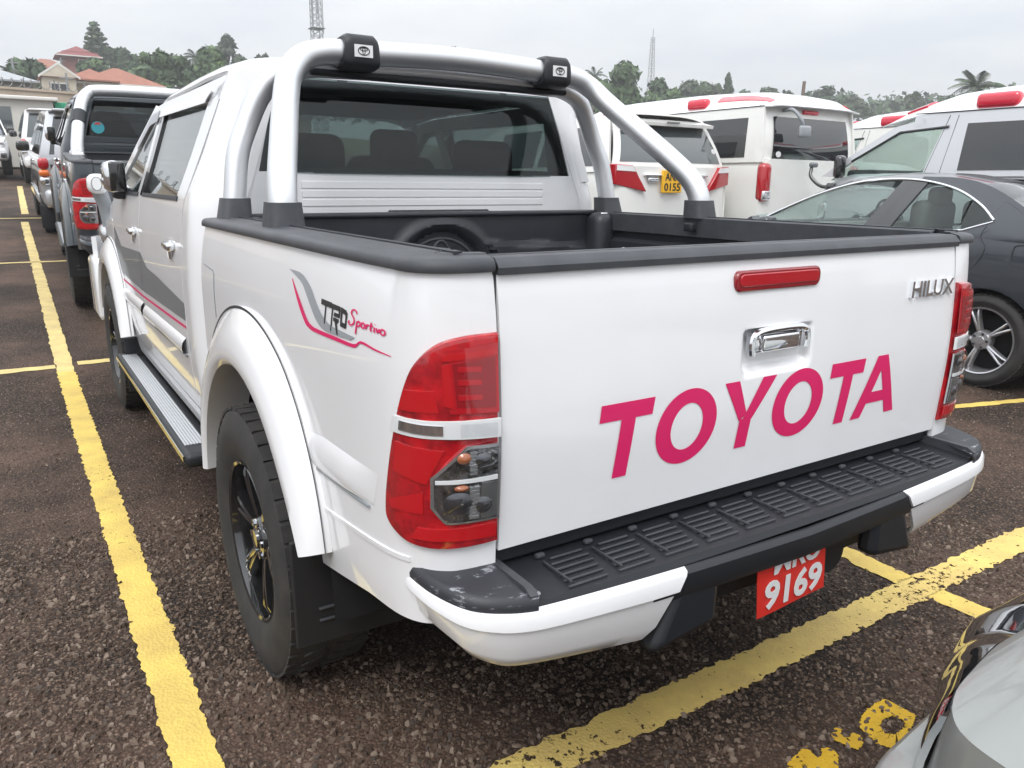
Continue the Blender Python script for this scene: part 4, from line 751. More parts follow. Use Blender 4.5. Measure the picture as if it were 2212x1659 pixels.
# ------------------------------------------------------------------ other vehicles
pm('window_black', (.012, .014, .016), .04, coat=1, spec=.8)
pm('window_grey', (.06, .075, .08), .05, coat=1, spec=.8)
pm('sticker_teal', (.05, .35, .42), .5); pm('sticker_red', (.5, .06, .06), .5); pm('pole_steel', (.30, .31, .32), .5, metal=.5)
def ring_profile(w_, zb, zt, crown, k=3):
    h = zt-zb; c = [(0, zb), (.80*w_, zb), (.95*w_, zb+.05*h), (.995*w_, zb+.30*h), (1.*w_, zb+.60*h), (.985*w_, zb+.84*h), (.955*w_, zt-.035*h), (.90*w_, zt+crown*.3), (.5*w_, zt+crown*.85), (0, zt+crown)]
    return spl(c, k)
def loft_body(stations, k=3):
    """closed body from (y, half width, z bottom, z top, crown) stations"""
    rings = []
    for y, w_, zb, zt, cr in stations:
        h = ring_profile(w_, zb, zt, cr, k); rings.append([(x, y, z) for x, z in h]+[(-x, y, z) for x, z in h[-2:0:-1]])
    mb = MB().grid(rings, closed_v=True); n = len(rings[0]); mb.f.append(tuple(range(n))); mb.f.append(tuple(range((len(rings)-1)*n, len(rings)*n))[::-1]); return mb
def smooth_st(st, n=5): return [tuple(q) for q in spl(st, n)]
def cut_wheels(o, ys_, zr, rad, hw):
    bpy.context.view_layer.update()
    for y in ys_:
        for s_ in (-1, 1):
            bm = bmesh.new(); bmesh.ops.create_cone(bm, cap_ends=True, segments=40, radius1=rad, radius2=rad, depth=.5, matrix=Matrix.Translation((s_*(hw+.25-.28), y, zr)) @ Matrix.Rotation(math.pi/2, 4, 'Y'))
            me = bpy.data.meshes.new('cutter'); bm.to_mesh(me); bm.free(); me.materials.append(M['dark_void']); c = bpy.data.objects.new('cutter', me); COL.objects.link(c); c.matrix_world = o.matrix_world
            m_ = o.modifiers.new('cut', 'BOOLEAN'); m_.operation = 'DIFFERENCE'; m_.object = c; m_.solver = 'EXACT'; m_.material_mode = 'TRANSFER'
            dg = bpy.context.evaluated_depsgraph_get(); new = bpy.data.meshes.new_from_object(o.evaluated_get(dg)); old = o.data; o.modifiers.clear(); o.data = new; bpy.data.meshes.remove(old); bpy.data.objects.remove(c); bpy.data.meshes.remove(me)
    o.data.set_sharp_from_angle(angle=R(40)); o.data.polygons.foreach_set('use_smooth', [True]*len(o.data.polygons))
def mirrored(root):
    def f(mb, nm, mat, par=None, **k): return mb.build(nm, mat, par or root, **k), mb.mirror().build(nm, mat, par or root, **k)
    return f
def lamp_panel(root, pts, y, th, nm, mat, both=True):
    mb = MB().prism(pts, lambda a, b_: (a, y+.02, b_), lambda a, b_: (a, y-th, b_)); o = mb.build(nm, mat, root, bevel=.008)
    if both: mb.mirror().build(nm, mat, root, bevel=.008)
    return o
def curved_side(y, z, w0, w1, z0, z1, off=0.): return (-(w0+(w1-w0)*max(0, (z-z0)/(z1-z0))**1.15+off), y, z)

# --- grey sedan (origin at rear axle, facing +y)
def sedan():
    root = empty('sedan_car', (5.06, 1.62, T(5.0, 2.6)))
    st = [(-.98, .60, .42, .88, .01), (-.93, .76, .30, .98, .015), (-.70, .84, .24, 1.02, .02), (-.3, .875, .22, 1.035, .02), (.2, .885, .20, 1.05, .02), (.8, .885, .19, 1.045, .0), (1.6, .885, .18, 1.02, .0), (2.1, .88, .19, .985, .02), (2.5, .87, .20, .93, .04), (3.0, .85, .21, .85, .05), (3.3, .78, .24, .76, .05), (3.48, .60, .33, .66, .03), (3.52, .45, .40, .60, .02)]
    b_ = loft_body(smooth_st(st, 4)).build('body', 'grey_paint', root); cut_wheels(b_, (0, 2.73), .32, .365, .885); mir = mirrored(root)
    gs = lambda a, c, o=0.: curved_side(a, c, .845, .565, 1.02, 1.42, o)
    lowL = [(.06, 1.125), (.26, 1.052), (1.0, 1.040), (2.05, 1.005)]
    top = spl([(.06, 1.135), (.20, 1.235), (.42, 1.335), (.70, 1.395), (.98, 1.405), (1.25, 1.375), (1.55, 1.28), (1.85, 1.135), (2.06, 1.012)], 6)
    yt = lambda y: float(np.interp(y, top[:, 0], top[:, 1])); yb = lambda y: float(np.interp(y, [q[0] for q in lowL], [q[1] for q in lowL]))
    def pane(y0, y1, nm, mat, par=None, off=-.006, lean=0., lo=None):
        a = [(y, yb(y)+.006) for y in np.linspace(y0, y1, 12)]; c = [(y, yt(y)-.008) for y in np.linspace(y0+lean, y1+lean, 12)]; return mir(MB().slab(ruled(a, c, 18, 10, lambda p_, q: gs(p_, q, off)), .004, (-1, 0, 0)), nm, mat, par)
    pane(.08, .27, 'quarter_glass', 'side_glass'); pane(.285, .84, 'rear_door_glass', 'side_glass'); pane(.93, 2.02, 'front_door_glass', 'pale_glass')
    a = [(y, yb(y)) for y in (.80, .96)]; mir(MB().slab(ruled([(.90, yb(.9)), (1.0, yb(1.))], [(.76, yt(.76)), (.86, yt(.86))], 4, 10, lambda p_, q: gs(p_, q, 0)), .02, (-1, 0, 0)), 'door_pillar', 'gloss_black'); mir(MB().slab(ruled([(.78, yb(.8)), (.90, yb(.9))], [(.66, yt(.66)), (.76, yt(.76))], 4, 10, lambda p_, q: gs(p_, q, -.001)), .02, (-1, 0, 0)), 'door_pillar', 'gloss_black')
    mir(MB().tube([gs(y, yb(y)+.02*0, -.0) for y in np.linspace(.275, .275, 2)]+[gs(.285, 1.27, 0)], .006, 6), 'glass_divider', 'gloss_black')
    mir(MB().tube([gs(p_[0], p_[1], .004) for p_ in top], .0085, 8), 'chrome_trim', 'chrome'); mir(MB().tube([gs(y, yb(y), .004) for y in np.linspace(.06, 2.06, 24)], .0075, 8), 'chrome_trim', 'chrome')
    # roof with side rails, windscreen, rear glass
    def roof(u_, t_):
        y = -.32+2.55*t_; zc = float(np.interp(y, [-.32, 0, .3, .7, 1.0, 1.4, 1.8, 2.23], [1.09, 1.27, 1.385, 1.455, 1.465, 1.43, 1.295, 1.04])); ze = min(zc-.012, yt(y)+.004 if .06 < y < 2.06 else zc-.03); w_ = -gs(y, max(ze, 1.03))[0]+.004
        return (u_*w_, y, ze+(zc-ze)*(1-abs(u_)**2.6))
    def rpart(t0, t1, nm, mat, u1=1., th=.012, dz=0.): MB().slab([[np.array(roof(u_, t_))+(0, 0, dz) for t_ in np.linspace(t0, t1, 16)] for u_ in u1*np.sin(np.linspace(-math.pi/2, math.pi/2, 30))], th, (0, 0, 1)).build(nm, mat, root)
    rpart(.26, .74, 'roof', 'grey_paint'); rpart(.0, .26, 'rear_glass', 'privacy_glass', .82, .005); rpart(.74, 1., 'windscreen', 'pale_glass', .90, .005)
    for s_ in (-1, 1):
        MB().slab([[roof(u_*s_, t_) for t_ in np.linspace(0, .265, 14)] for u_ in np.linspace(.80, 1, 6)], .015, (s_, 0, .5)).build('rear_pillar', 'grey_paint', root); MB().slab([[roof(u_*s_, t_) for t_ in np.linspace(.735, 1, 12)] for u_ in np.linspace(.89, 1, 4)], .015, (s_, 0, .5)).build('windscreen_pillar', 'grey_paint', root)
    mir(MB().slab(ruled(spl([(-.55, 1.0), (-.1, 1.05), (.06, 1.128), (.20, 1.235), (.42, 1.335), (.72, 1.395)], 4), spl([(-.36, 1.075), (-.15, 1.19), (.05, 1.295), (.25, 1.375), (.45, 1.415), (.72, 1.425)], 4), 30, 4, lambda p_, q: gs(p_, q, .003)), .012, (-1, 0, 0)), 'rear_pillar_panel', 'grey_paint')
    mir(MB().slab(ruled([(-.75, .985), (.34, 1.0)], [(-.70, 1.0), (-.1, 1.05), (.06, 1.128), (.26, 1.056), (.34, 1.05)], 30, 4, lambda p_, q: gs(p_, max(q, 1.0), .003)), .012, (-1, 0, 0)), 'shoulder_panel', 'grey_paint')
    for y in (.0, 2.73):
        for s_ in (-1, 1): wheel(root, s_*.872, y, s_, .322, .225, 'alloy', 5, .72)
    mir(MB().rbox((-.93, 1.83, 1.045), (.16, .12, .105), .045), 'door_mirror', 'grey_paint'); mir(MB().rbox((-.955, 1.86, 1.02), (.10, .10, .022), .01), 'mirror_lamp', 'reflector')
    mir(MB().rbox((-.897, .26, .955), (.03, .17, .028), .012), 'door_handle', 'grey_paint'); mir(MB().rbox((-.897, 1.10, .945), (.03, .17, .028), .012), 'door_handle', 'grey_paint')
    sm = lambda pts, nm: MB().tube([(-float(np.interp(z, [.3, .6, .9, 1.0, 1.05], [.884, .8845, .876, .856, .84]))-.0012, y, z) for y, z in spl(pts, 6)], .0028, 6).build(nm, 'seam', root)
    sm([(.07, 1.10), (.10, 1.03), (.05, .94), (.12, .80), (.30, .66), (.36, .40)], 'door_seam'); sm([(.93, 1.03), (.95, .7), (.94, .36)], 'door_seam'); sm([(-.33, .985), (-.16, .985), (-.13, .95), (-.15, .86), (-.33, .85), (-.37, .92), (-.33, .985)], 'fuel_door_seam')
    MB().rbox((0, 1.0, 1.03), (1.5, 1.7, .03), .01).build('cabin_tray', 'interior_light', root)
    for x in (-.37, .37): MB().rbox((x, .72, 1.13), (.46, .14, .24), .06).build('front_seat', 'interior_light', root); MB().rbox((x, .68, 1.28), (.24, .09, .14), .04).build('headrest', 'interior_light', root)
    MB().rbox((0, .0, 1.10), (1.2, .14, .18), .05).build('rear_seat', 'interior_light', root); MB().rbox((0, 1.85, 1.02), (1.4, .3, .07), .03).build('dashboard', 'interior', root); MB().tube([(.36+.17*math.cos(a), 1.55+.04*math.sin(a), 1.09+.14*math.sin(a)) for a in np.linspace(0, 6.28, 24)], .013, 6).build('steering_wheel', 'interior', root)
    for s_ in (-1, 1): MB().rbox((s_*.62, 3.25, .70), (.30, .22, .12), .05).build('headlight', 'reflector', root); MB().rbox((s_*.66, -.90, .88), (.26, .12, .14), .04).build('tail_light', 'lens_red', root)
    return tag(root, 'dark grey sedan with chrome window surround and silver alloy wheels', 'car')
sedan()

# --- high-roof vans
def van(name, loc, paint, label, windows=True):
    """origin on the ground at the middle of the tail, facing +y; 4.85 m long"""
    root = empty(name, loc); mir = mirrored(root); Wd = .94; belt, zr = 1.40, 1.92
    st = [(.0, .84, .42, belt, .0), (.03, .92, .36, belt, 0), (.2, Wd, .34, belt, 0), (2.0, Wd, .33, belt, 0), (4.2, Wd, .33, belt-.005, 0), (4.55, .925, .34, belt-.03, .0), (4.80, .86, .36, belt-.12, .02), (4.95, .74, .40, 1.10, .03), (5.0, .62, .45, 1.0, .02)]
    b_ = loft_body(smooth_st(st, 3)).build('body', paint, root); cut_wheels(b_, (.98, 3.60), .33, .38, Wd)
    gs = lambda a, c, o=0.: curved_side(a, c, .93, .86, belt-.05, zr+.12, o)
    # A pillar line from (4.72, belt-.05) to (3.95, zr)
    ax = lambda z: float(np.interp(z, [1.30, 1.36, 1.62, 1.92, 2.02], [4.95, 4.82, 4.45, 3.98, 3.80]))
    # upper side skins: rear block with dark windows, B pillar, front door frame with real opening
    mir(MB().slab(ruled([(.02, belt-.04), (3.30, belt-.04)], [(.10, zr+.10), (3.30, zr+.10)], 20, 10, gs), .03, (-1, 0, 0)), 'upper_side', paint)
    mir(MB().slab(ruled([(3.30, belt-.04), (3.62, belt-.04)], [(3.30, zr+.10), (3.42, zr+.10)], 4, 10, gs), .03, (-1, 0, 0)), 'door_pillar', paint)
    mir(MB().slab(ruled([(3.40, zr-.06), (3.95, zr-.10), (4.50, 1.52), (4.70, 1.36)], [(3.40, zr+.10), (4.02, zr-.03), (4.60, 1.54), (4.86, 1.36)], 16, 3, gs), .03, (-1, 0, 0)), 'door_frame', paint)
    mir(MB().slab(ruled([(3.42, zr-.05), (3.8, zr-.05)], [(3.42, zr+.10), (3.8, zr+.08)], 6, 3, gs), .03, (-1, 0, 0)), 'door_header', paint)
    mir(MB().slab(ruled([(3.60, belt-.02), (4.72, belt-.04)], [(3.42, zr-.04), (3.94, zr-.08), (4.5, 1.53), (4.72, 1.37)], 18, 10, lambda a, c: gs(a, c, -.012)), .004, (-1, 0, 0)), 'front_door_glass', 'pale_glass')
    mir(MB().tube([gs(3.41, zr-.055, .004), gs(3.94, zr-.09, .004), gs(4.48, 1.53, .004)], .016, 8), 'rain_visor', 'gloss_black')
    win = lambda y0, y1, nm='side_window', mat='window_black': mir(MB().slab(ruled([(y0, belt+.02), (y1, belt+.02)], [(y0+.02, zr-.03), (y1-.02, zr-.03)], 14, 6, lambda a, c: gs(a, c, .004)), .006, (-1, 0, 0)), nm, mat)
    if windows: win(1.75, 3.24)
    win(.30, 1.62)
    for y in (3.33, 3.50): mir(MB().tube([gs(y+.10, belt-.04, .0015), gs(y-.08 if y > 3.4 else y, zr+.06, .0015)], .003, 6), 'door_seam', 'seam')
    mir(MB().tube([gs(3.68, belt-.02, .0)]+[(-.945, 3.62, z) for z in (1.2, .9, .5)], .003, 6), 'door_seam', 'seam')
    # roof: tall moulded shell
    def roof(u_, y):
        zc = float(np.interp(y, [0, .15, .5, 1.5, 3.0, 3.5, 4.0, 4.25], [zr+.11, zr+.24, zr+.32, zr+.36, zr+.36, zr+.32, zr+.17, zr+.03])); e_ = zr+.09 if y < 3.7 else zr+.09-(y-3.7)*.17; w_ = .862-.10*max(0, (y-3.6)/.65)**2
        return np.array((u_*w_, y, e_+max(.01, zc-e_)*(1-abs(u_)**5)))
    MB().slab([[roof(u_, y) for y in np.r_[0, .05, np.linspace(.15, 3.4, 12), np.linspace(3.5, 4.25, 10)]] for u_ in np.sin(np.linspace(-math.pi/2, math.pi/2, 34))], .015, (0, 0, 1)).build('roof', 'white_paint', root)
    mir(MB().tube([(-.868, y, zr+.095) for y in np.linspace(.1, 3.8, 4)], .006, 6), 'roof_gutter', 'seam')
    # red warning lights
    for s_ in (-1, 1):
        MB().rbox((s_*.80, 2.98, zr+.18), (.15, .42, .155), .05).build('beacon_light', 'beacon_red', root); MB().rbox((s_*.80, 1.25, zr+.19), (.13, .34, .14), .045).build('beacon_light', 'beacon_red', root); MB().slab([[roof(s_*u_, y)+np.array([0, 0, .012]) for u_ in np.linspace(.80, .90, 6)] for y in np.linspace(.10, .95, 10)], .02, (0, 0, 1)).build('beacon_strip', 'beacon_red', root)
    P = [[roof(x, 4.08-.10*x*x-.24*t_)+np.array([0, .0, .025]) for t_ in (0, .3, .7, 1)] for x in np.linspace(-.86, .86, 24)]; MB().slab(P, .05, (0, .6, 1)).build('beacon_light', 'beacon_red', root)
    # tail: hatch, window, lamps
    MB().slab(ruled([(-.93, belt-.05), (.93, belt-.05)], [(-.86, zr+.12), (.86, zr+.12)], 20, 10, lambda a, c: (a, .02+.05*(abs(a)/.93)**6+.10*max(0, (c-belt)/.6)**2, c)), .03, (0, -1, 0)).build('hatch_upper', paint, root)
    MB().slab(ruled([(-.75, belt-.02), (.75, belt-.02)], [(-.70, zr-.02), (.70, zr-.02)], 20, 8, lambda a, c: (a, .006+.04*(abs(a)/.93)**6+.10*max(0, (c-belt)/.6)**2, c)), .01, (0, -1, 0)).build('rear_window', 'window_black', root)
    MB().rbox((0, .10, zr+.055), (.30, .05, .05), .02).build('brake_light', 'beacon_red', root)
    mir(MB().rbox((-.865, .02, 1.12), (.17, .14, .46), .06), 'tail_light', 'lens_red'); mir(MB().rbox((-.865, .008, .97), (.14, .13, .12), .03), 'reversing_lens', 'reflector')
    MB().rbox((0, -.01, .52), (1.8, .16, .20), .06).build('rear_bumper', paint, root)
    MB().prism(ell(-.665, belt+.055, .045, .035, 20), lambda a, c: (a, .0, c), lambda a, c: (a, -.006, c)).build('sticker', 'sticker_white', root)
    a1 = MB().tube(spl([(-.52, .10, zr+.06), (-.53, -.06, zr+.05), (-.50, -.16, zr-.06), (-.47, -.17, zr-.12)], 5), .022, 8).build('mirror_stalk', 'decal_grey', root); MB().rbox((-.44, -.18, zr-.20), (.20, .06, .14), .03).build('parking_mirror', 'decal_grey', a1)
    # nose: windscreen, mirrors, wheels, cabin
    MB().slab(ruled([(-1, 0), (1, 0)], [(-1, 1), (1, 1)], 20, 10, lambda a, c: (a*(.86*(1-c)+.78*c), 4.88-.90*c-.10*abs(a)**3, 1.32+.66*c)), .004, (0, 1, .6)).build('windscreen', 'pale_glass', root)
    mir(MB().rbox((-1.0, 4.58, 1.47), (.14, .11, .26), .045), 'door_mirror', 'gloss_black')
    a2 = MB().tube(spl([(-.86, 4.72, 1.24), (-.93, 4.86, 1.25), (-.95, 5.0, 1.36), (-.90, 5.04, 1.47)], 6), [.05]*4+[.022]*15, 10).build('fender_mirror', 'gloss_black', root); MB().rbox((-.88, 5.03, 1.50), (.13, .06, .06), .025).build('mirror_head', 'decal_dark', a2)
    mir(MB().rbox((-.72, 4.86, .95), (.28, .18, .24), .06), 'headlight', 'reflector'); MB().rbox((0, 4.92, .55), (1.7, .18, .26), .06).build('front_bumper', paint, root)
    for y in (.98, 3.60):
        for s_ in (-1, 1): wheel(root, s_*.92, y, s_, .325, .20, 'steel', 8)
    MB().rbox((0, 3.9, 1.36), (1.7, 1.3, .04), .015).build('cabin_tray', 'interior_light', root); MB().rbox((0, 4.45, 1.39), (1.6, .35, .10), .04).build('dashboard', 'interior', root); MB().rbox((0, 3.28, 1.62), (1.7, .04, .6), .015).build('bulkhead', 'interior_light', root)
    for x in (-.45, .45): MB().rbox((x, 3.55, 1.52), (.46, .14, .34), .06).build('front_seat', 'interior', root); MB().rbox((x, 3.52, 1.76), (.24, .09, .14), .04).build('headrest', 'interior', root)
    st_ = MB().tube([(.42+.19*math.cos(a), 4.18-.10*math.sin(a), 1.46+.15*math.sin(a)) for a in np.linspace(0, 6.28, 26)], .014, 6).build('steering_wheel', 'interior', root)
    return tag(root, label, 'van', 'high-roof ambulance vans')
van('ambulance_van', (7.98, .25, T(7.9, 3)-.01), 'pale_silver', 'silver high-roof van with red beacons, beyond the grey sedan')
van('ambulance_van', (10.9, 3.2, T(10.6, 4)-.03), 'cream_paint', 'white high-roof van beyond the silver van, seen through its cab windows', False)
van('ambulance_van', (7.36, 5.50, T(7.3, 8)-.05), 'cream_paint', 'white high-roof ambulance van showing its tail, ahead of the silver van')

# --- white people carrier
def mpv():
    root = empty('minivan', (5.28, 5.78, T(5.3, 8)-.03)); mir = mirrored(root); belt = 1.34
    st = [(.0, .76, .40, belt, 0), (.05, .87, .32, belt, 0), (.25, .905, .28, belt, 0), (2, .915, .26, belt-.02, 0), (3.3, .91, .26, belt-.08, 0), (3.9, .88, .28, 1.12, .03), (4.5, .80, .32, .98, .05), (4.78, .62, .42, .84, .03)]
    b_ = loft_body(smooth_st(st, 4)).build('body', 'cream_paint', root); cut_wheels(b_, (.98, 3.93), .33, .37, .91)
    gs = lambda a, c, o=0.: curved_side(a, c, .90, .70, belt-.06, 1.90, o); ry = lambda z: .03+.28*max(0, (z-belt)/.55)**1.4
    def rs_(a, c, o=0.): return (a, ry(c)+.06*(abs(a)/.85)**5-o, c)
    MB().slab(ruled([(-.90, belt-.06), (.90, belt-.06)], [(-.72, 1.86), (.72, 1.86)], 24, 12, rs_), .03, (0, -1, 0)).build('hatch', 'cream_paint', root)
    MB().slab(ruled([(-.79, belt+.05), (.79, belt+.05)], [(-.66, 1.80), (.66, 1.80)], 24, 10, lambda a, c: rs_(a, c, .006+.02*0)), .008, (0, -1, 0)).build('rear_window', 'window_grey', root)
    MB().slab([[(x, .10+.02*(x/.6)**2+.20*t_, 1.83+.05*t_+.0*x) for t_ in np.linspace(0, 1, 5)] for x in np.linspace(-.70, .70, 16)], .035, (0, 0, 1)).build('roof_spoiler', 'cream_paint', root); MB().rbox((.0, .085, 1.835), (.20, .012, .02), .004).build('brake_light', 'decal_dark', root)
    mir(MB().slab(ruled([(.12, belt-.06), (3.95, belt-.12)], [(.38, 1.90), (2.75, 1.86), (3.2, 1.70), (3.95, belt-.06)], 30, 10, gs), .03, (-1, 0, 0)), 'upper_side', 'cream_paint')
    mir(MB().slab(ruled([(.42, belt+.0), (1.55, belt-.0)], [(.55, 1.78), (1.55, 1.79)], 14, 6, lambda a, c: gs(a, c, .004)), .006, (-1, 0, 0)), 'side_window', 'window_black'); mir(MB().slab(ruled([(1.66, belt), (2.60, belt-.02)], [(1.66, 1.79), (2.55, 1.78)], 12, 6, lambda a, c: gs(a, c, .004)), .006, (-1, 0, 0)), 'side_window', 'window_black')
    MB().slab([[(u_*(.70-.02*max(0, (y-2.4)/.5)), y, 1.885+.06*(1-u_**4)-.10*max(0, (y-2.2)/.7)**2) for y in np.linspace(.30, 2.9, 18)] for u_ in np.sin(np.linspace(-math.pi/2, math.pi/2, 24))], .02, (0, 0, 1)).build('roof', 'cream_paint', root)
    MB().slab(ruled([(-1, 0), (1, 0)], [(-1, 1), (1, 1)], 16, 8, lambda a, c: (a*(.80*(1-c)+.66*c), 3.95-1.08*c-.08*abs(a)**3, 1.20+.62*c)), .005, (0, 1, 1)).build('windscreen', 'window_grey', root)
    # tail lights, garnish, plate
    for s_ in (-1, 1):
        pts = [(s_*.90, 1.36), (s_*.68, 1.345), (s_*.60, 1.22), (s_*.48, 1.06), (s_*.90, 1.14)]; lp = MB().prism(pts, lambda a, c: (a, .20, c), lambda a, c: (a, -.055+.06*(abs(a)/.885)**6, c)).build('tail_light', 'lens_red', root, bevel=.01)
        MB().prism([(s_*.885, 1.35), (s_*.69, 1.338), (s_*.655, 1.28), (s_*.885, 1.29)], lambda a, c: (a, .02, c), lambda a, c: (a, -.062+.06*(abs(a)/.885)**6, c)).build('indicator_lens', 'sticker_white', lp)
    MB().rbox((0, -.02, 1.245), (1.0, .05, .025), .01).build('chrome_garnish', 'chrome', root)
    for s_ in (-1, 1): MB().rbox((s_*.36, -.02, 1.19), (.17, .03, .06), .02).build('reversing_light', 'reflector', root)
    pl = MB().box((-.10, -.042, 1.175), (.30, .03, .25)).build('licence_plate', 'plate_yellow', root, bevel=.006); pf = lambda a, c, d: (a-.16, -.0585-d, c+.04)
    text_fit('ANX', pf, -.055, .175, 1.145, 1.235, .002, 'plate_number', 'decal_black', pl, bold=.02); text_fit('0155', pf, -.065, .185, 1.03, 1.12, .002, 'plate_number', 'decal_black', pl, bold=.02)
    for z in (belt+.10, belt+.19): MB().prism(ell(.70, z, .030, .030, 16), lambda a, c: (a, .10, c), lambda a, c: (a, ry(c)+.03, c)).build('sticker', 'sticker_white', root)
    MB().rbox((0, -.01, .55), (1.72, .14, .28), .06).build('rear_bumper', 'cream_paint', root)
    for y in (.98, 3.93):
        for s_ in (-1, 1): wheel(root, s_*.895, y, s_, .335, .22, 'alloy', 10)
    return tag(root, 'cream white people carrier with red tail lights and yellow plate', 'minivan')
mpv()

# --- dark pickup ahead
dk = build_pickup('pickup_truck', (.05, 6.22, T(0, 8.4)-.115), rx=.06, rz=-.034, scale=1.1, paint='dark_paint', hero=False)
tag(dk, 'dark blue-grey pickup with silver roll bar, ahead of the white pickup', 'pickup truck', 'pickups parked nose to tail')
sk = MB().prism(ell(-.535, 1.455, .052, .052, 24), lambda a, c: (a, 1.597, c), lambda a, c: (a, 1.590, c)).build('round_sticker', 'sticker_teal', dk); MB().prism([(-.567, 1.48), (-.503, 1.48), (-.52, 1.50), (-.55, 1.50)], lambda a, c: (a, 1.59, c), lambda a, c: (a, 1.588, c)).build('sticker_top', 'sticker_red', sk)
# --- silver four-wheel drive and white vehicles further up the row
def wagon(name, loc, paint, label, group, spare=False, L=4.6, H=1.83, rx=.06, rz=0., rear_glass='window_black'):
    root = empty(name, loc, rz, rx); mir = mirrored(root); belt = 1.13; W0 = .90
    st = [(.0, .78, .50, belt, 0), (.06, .87, .45, belt, 0), (.3, W0, .42, belt, 0), (2, W0, .40, belt, 0), (2.9, W0, .40, belt-.02, 0), (3.4, .89, .40, 1.08, .03), (L-.35, .84, .42, 1.0, .05), (L-.05, .70, .50, .86, .03), (L, .5, .55, .8, .02)]
    b_ = loft_body(smooth_st(st, 3)).build('body', paint, root); cut_wheels(b_, (.92, 3.62), .37, .43, W0)
    gs = lambda a, c, o=0.: curved_side(a, c, .88, .68, belt-.05, H-.04, o); ry = lambda z: .03+.20*max(0, (z-belt)/.6)**1.3; rs_ = lambda a, c, o=0.: (a, ry(c)+.07*(abs(a)/.85)**5-o, c)
    MB().slab(ruled([(-.88, belt-.05), (.88, belt-.05)], [(-.70, H-.05), (.70, H-.05)], 20, 10, rs_), .03, (0, -1, 0)).build('hatch', paint, root); MB().slab(ruled([(-.74, belt+.06), (.74, belt+.06)], [(-.62, H-.12), (.62, H-.12)], 18, 8, lambda a, c: rs_(a, c, .008)), .01, (0, -1, 0)).build('rear_window', rear_glass, root)
    mir(MB().slab(ruled([(.14, belt-.05), (3.55, belt-.06)], [(.32, H-.04), (2.45, H-.05), (2.9, H-.22), (3.55, belt-.02)], 26, 8, gs), .03, (-1, 0, 0)), 'upper_side', paint)
    for a0, a1, b0, b1 in ((.35, .45, .85, .85), (.95, .95, 1.80, 1.78), (1.90, 1.90, 2.95, 2.35)): mir(MB().slab(ruled([(a0, belt+.03), (b0, belt+.02)], [(a1, H-.13), (b1, H-.14)], 10, 5, lambda a, c: gs(a, c, .004)), .006, (-1, 0, 0)), 'side_window', 'window_black')
    MB().slab([[(u_*.68, y, H-.045+.05*(1-u_**4)-.10*max(0, (y-2.2)/.6)**2) for y in np.linspace(.22, 2.7, 14)] for u_ in np.sin(np.linspace(-math.pi/2, math.pi/2, 20))], .02, (0, 0, 1)).build('roof', paint, root); MB().rbox((0, .20, H-.03), (1.25, .22, .04), .015).build('roof_spoiler', paint, root)
    MB().slab(ruled([(-1, 0), (1, 0)], [(-1, 1), (1, 1)], 14, 6, lambda a, c: (a*(.78*(1-c)+.64*c), 3.55-.95*c-.08*abs(a)**3, 1.10+(H-1.2)*c)), .005, (0, 1, 1)).build('windscreen', 'window_grey', root)
    mir(MB().rbox((-.83, .05, 1.06), (.14, .16, .16), .05), 'tail_light', 'lens_red'); mir(MB().rbox((-.835, .045, .93), (.135, .15, .10), .04), 'indicator_lens', 'lens_amber'); mir(MB().rbox((-.835, .045, .82), (.13, .15, .12), .04), 'reversing_lens', 'reflector')
    mir(MB().rbox((-.98, 2.95, 1.22), (.20, .13, .17), .05), 'door_mirror', 'gloss_black'); mir(MB().rbox((-.885, 1.9, 1.03), (.03, .14, .03), .012), 'door_handle', 'chrome'); mir(MB().rbox((-.90, 2.1, .52), (.05, 2.6, .14), .02), 'side_moulding', paint)
    MB().rbox((0, -.02, .58), (1.72, .20, .26), .07).build('rear_bumper', paint, root); MB().rbox((0, L-.02, .62), (1.6, .2, .3), .07).build('front_bumper', paint, root); mir(MB().rbox((-.64, L-.16, .90), (.34, .25, .16), .06), 'headlight', 'reflector')
    mir(MB().rbox((-.72, L+.06, .58), (.16, .06, .14), .03), 'fog_light', 'reflector_dark')
    MB().rbox((0, L-.02, .88), (.7, .1, .16), .03).build('grille', 'chrome', root)
    for y in (.92, 3.62):
        for s_ in (-1, 1): wheel(root, s_*.895, y, s_, .37, .24, 'alloy', 6)
    if paint == 'silver_paint': mir(MB().rbox((-.80, .42, .28), (.26, .012, .34), .005), 'mud_flap', 'black_plastic')
    return tag(root, label, 'car', group)
wagon('suv_car', (.02, 12.25, T(0, 13.8)-.09), 'silver_paint', 'silver four-wheel drive with black mirror, ahead of the dark pickup', 'cars parked further up the row')
wagon('suv_car', (-1.9, 29.6, T(-1, 27)+.25), 'white_paint', 'white four-wheel drive facing the others, furthest up the row', 'cars parked further up the row', rx=-.06, rz=math.pi)
wagon('suv_car', (.10, 23.0, T(0, 25)-.1), 'white_paint', 'white boxy car with pale rear window, ahead of the silver four-wheel drive', 'cars parked further up the row', rear_glass='window_grey', H=1.9)

